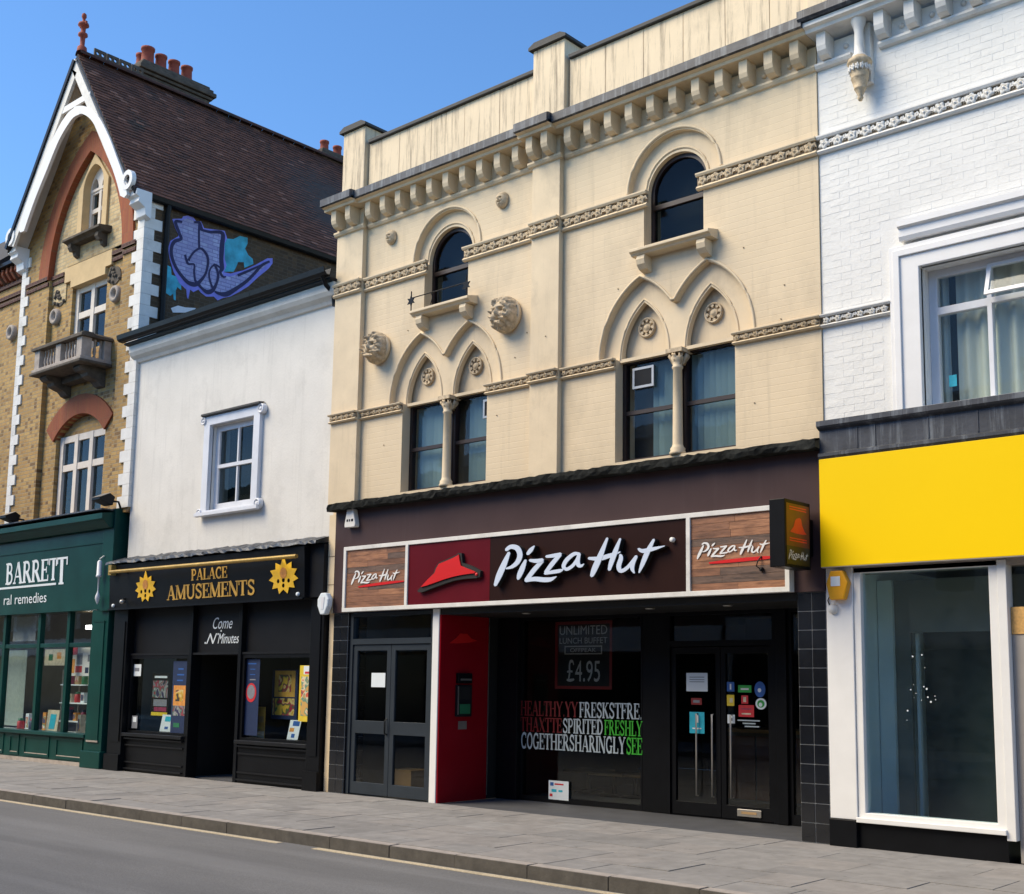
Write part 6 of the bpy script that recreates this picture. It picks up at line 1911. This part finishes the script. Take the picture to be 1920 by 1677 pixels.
MB().lathe([(.08, -.43), (.125, -.47), (.135, -.50), (.125, -.52), (.115, -.53), (.10, -.62), (.092, -.66), (.098, -.67), (.092, -.68), (.062, -.78), (.068, -.785), (.06, -.795), (.025, -.87), (.034, -.89), (.02, -.92), (.0, -.925)], -5.47, -.14, 8.70, 18).obj('carved_drop', M['cream_orn'], pd)
for i in range(14):
    a = 2 * pi * i / 14
    put('carved_bead', flower_w, pd, (-5.47 + .108 * math.cos(a), -.14 + .108 * math.sin(a), 8.70 - .575), (0, 0, a + pi / 2), (.022, .02, .035))
B(-5.56, -5.38, -.06, .016, 8.0, 8.68).obj('pendant_backing', M['whited'], pd)
B(WL, WR, .41, .45, 6.1, 8.7).obj('inner_lining', M['room'], wb)
# ------------------------------------------------------------------ empty shop below
ws = thing('empty_shopfront', 'vacant shopfront with white pilaster, large blue tinted window and black plinth', 'shopfront', (-4.6, .1, 0))
lc = MB().slab([(.02, 3.965), (-.12, 3.965), (-.14, 3.99), (-.14, 4.02), (-.10, 4.04), (-.10, 4.27), (-.15, 4.29), (-.17, 4.31), (-.17, 4.365), (.02, 4.39)], WL, WR, 'x').obj('lead_cornice', M['lead'], ws)
for x in (-5.62, -5.42, -4.85, -4.35, -3.9):
    B(x - .006, x + .006, -.108, -.099, 4.05, 4.265).obj('lead_seam', M['lead'], lc)
B(WL, -5.755, -.02, .3, .27, 2.82).obj('white_pilaster', M['white'], ws, bevel=.006)
B(WL, -5.752, -.05, .3, .0, .268).obj('plinth_block', M['black'], ws, bevel=.006)
B(-5.75, -4.25, .0, .3, 0, .25).obj('plinth', M['black'], ws)
wn = MB().slab([[(-5.752, .252), (-5.752, 2.81), (-4.26, 2.81), (-4.26, .252)], [(-5.675, .345), (-5.675, 2.755), (-4.345, 2.755), (-4.345, .345)]], .0, .12).obj('shop_window', M['white'], ws, bevel=.006)
B(-5.69, -4.33, .06, .066, .33, 2.77).obj('pane', M['glassb'], wn)
B(-5.755, -4.25, -.05, .0, .25, .30).obj('window_sill', M['white'], wn, bevel=.006)
B(-4.258, -4.17, -.015, .15, .2, 2.81).obj('white_post', M['white'], ws, bevel=.006)
B(WL, WR, .0, .3, 2.76, 2.82).obj('soffit_rail', M['stone'], ws)
q = thing('blank_yellow_sign', 'blank bright yellow fascia board of the vacant shop', 'sign', (-4, -.1, 2.82))
B(WL + .005, WR, -.13, -.02, 2.825, 3.962).obj('board', M['yellow'], q, bevel=.004)
B(WL + .006, WR, -.128, .0, 2.818, 2.824).obj('lower_edge', M['greyboard'], q)
ei = thing('vacant_shop_interior', 'empty shop room with pale wall and dark partition behind the blue tinted window', 'room', (-4.5, 2.5, 0))
B(-6.0, WR, .31, 4.5, -.02, .01).obj('room_floor', M['roomg'], ei)
B(-6.0, WR, 3.2, 3.3, 0, 2.9).obj('back_wall', M['roomdark'], ei)
B(-6.0, -5.96, .31, 3.2, .01, 2.9).obj('side_wall', M['roompale'], ei)
B(-5.95, -5.78, .95, 1.02, .01, 2.75).obj('pale_pier', M['roompale'], ei)
B(-5.775, -5.6, 1.0, 1.05, .01, 2.75).obj('grey_reveal', M['roomg'], ei)
B(-5.54, WR, 1.2, 1.25, .01, 2.2).obj('dark_partition', M['roomdark'], ei)
B(-6.0, WR, .31, 3.2, 2.9, 2.95).obj('room_ceiling', M['roomg'], ei)
B(-5.595, WR, .96, 1.01, 2.18, 2.75).obj('ceiling_drop', M['roomg'], ei)
B(-5.59, -5.555, 1.1, 1.15, .01, 2.17).obj('door_trim', M['roompale'], ei)
sp_ = MB()
rs = random.Random(5)
for i in range(16):
    x, z = rs.gauss(-5.12, .09), rs.gauss(1.55, .16)
    r = rs.uniform(.003, .011)
    sp_.slab(arcp(x, z, r, 0, 300, 5), .0575, .0595)
sp_.obj('paint_splash', M['paper'], wn)
# alarm box and socket on the pilaster
xc, zc = W(1572, 1098, -.06)
ab_ = thing('alarm_box', 'amber hexagonal alarm box high on the white pilaster below the yellow board', 'alarm box', (xc, -.06, zc - .16))
MB().slab([(xc - .12, zc + .02), (xc - .07, zc + .15), (xc + .07, zc + .15), (xc + .13, zc + .02), (xc + .08, zc - .15), (xc - .08, zc - .15)], -.11, -.021).obj('casing', M['amber'], ab_, bevel=.014)
B(xc - .06, xc + .045, -.114, -.1105, zc - .01, zc + .09).obj('label_plate', M['paper'], ab_)
xc, zc = W(1562, 1142, -.03)
cs = thing('cable_box', 'small white round junction box under the amber alarm', 'junction box', (xc, -.03, zc - .06))
MB().lathe([(.0, -.03), (.05, -.028), (.055, 0)], xc, -.021, zc, 16, 'y').obj('cover', M['whited'], cs)
MB().tube([(xc - .04, -.03, zc + .04), (xc - .06, -.03, zc + .09), (xc - .03, -.03, zc + .14)], .006, 6).obj('cable', M['gutter'], cs)
# boarded doorway at the right
bd = thing('door_boarding', 'chipboard strip over grey boards closing the doorway beside the vacant shop window', 'boarding', (-3.4, .1, 0))
B(-4.165, WR, .06, .09, 2.105, 2.36).obj('chipboard', M['chip'], bd)
B(-4.165, -3.0, .07, .1, .0, 2.103).obj('grey_board', M['greyboard'], bd)
B(-2.995, WR, .07, .1, .0, 2.103).obj('grey_board', M['greyboard'], bd)
B(-4.165, -3.98, .12, .16, 2.37, 2.75).obj('fanlight_pane', M['glasst'], bd)
B(-3.96, -3.9, .1, .2, 2.37, 2.75).obj('fanlight_bar', M['stone'], bd)
# ================================================================== terrace across the street (behind the camera: seen in reflections, and shades the street)
def terrace(label, x0, x1, h, mat, trim):
    h += 1.9
    t = thing('opposite_house', label, 'house', ((x0 + x1) / 2, -15, 0), 'terrace across the street')
    B(x0, x1, -20, -14.2, 0, h).obj('wall', mat, t)
    B(x0, x1, -14.2, -14.0, h - .3, h).obj('cornice', trim, t)
    n = 3
    for i in range(n):
        xc = x0 + (i + .5) * (x1 - x0) / n
        for z in ((3.6, 5.0), (5.9, 7.1)):
            w = B(xc - .5, xc + .5, -14.19, -14.12, z[0], z[1]).obj('window', trim, t)
            B(xc - .42, xc + .42, -14.119, -14.11, z[0] + .08, z[1] - .08).obj('pane', M['tile'], w)
    B(x0 + .3, x1 - .3, -14.19, -14.1, .2, 2.4).obj('shop_window', M['tile'], t)
    B(x0 + .1, x1 - .1, -14.19, -14.02, 2.5, 3.2).obj('fascia', trim, t)


M['farred'] = brickmat('far_red_brick', (.22, .07, .04), (.17, .05, .03), (.2, .15, .1))
xx = -44 - 36
for i, (w, h, m_, tr) in enumerate(((9, 6.6, 'farred', 'rendertrim'), (8, 6.0, 'render', 'black'), (10, 6.9, 'stock', 'white'), (8, 6.3, 'farred', 'white'), (9, 6.7, 'render', 'green'), (9, 6.2, 'stock', 'rendertrim'), (9, 6.6, 'farred', 'white'), (9, 6.3, 'render', 'white'), (9, 6.8, 'stock', 'black'), (9, 6.5, 'farred', 'green'), (9, 6.4, 'render', 'rendertrim'))):
    terrace(['red brick shop house with stone trim across the street', 'rendered shop house with black fascia across the street', 'yellow brick shop house with white trim across the street', 'red brick shop house facing the white rendered arcade building', 'rendered shop house with green fascia across the street', 'yellow brick shop house with stone trim across the street', 'red brick shop house with white trim across the street', 'rendered shop house with white fascia across the street', 'yellow brick shop house with black fascia across the street', 'red brick shop house with green fascia across the street', 'rendered shop house with stone coloured fascia across the street'][i], xx, xx + w, h, M[m_], M[tr])
    xx += w
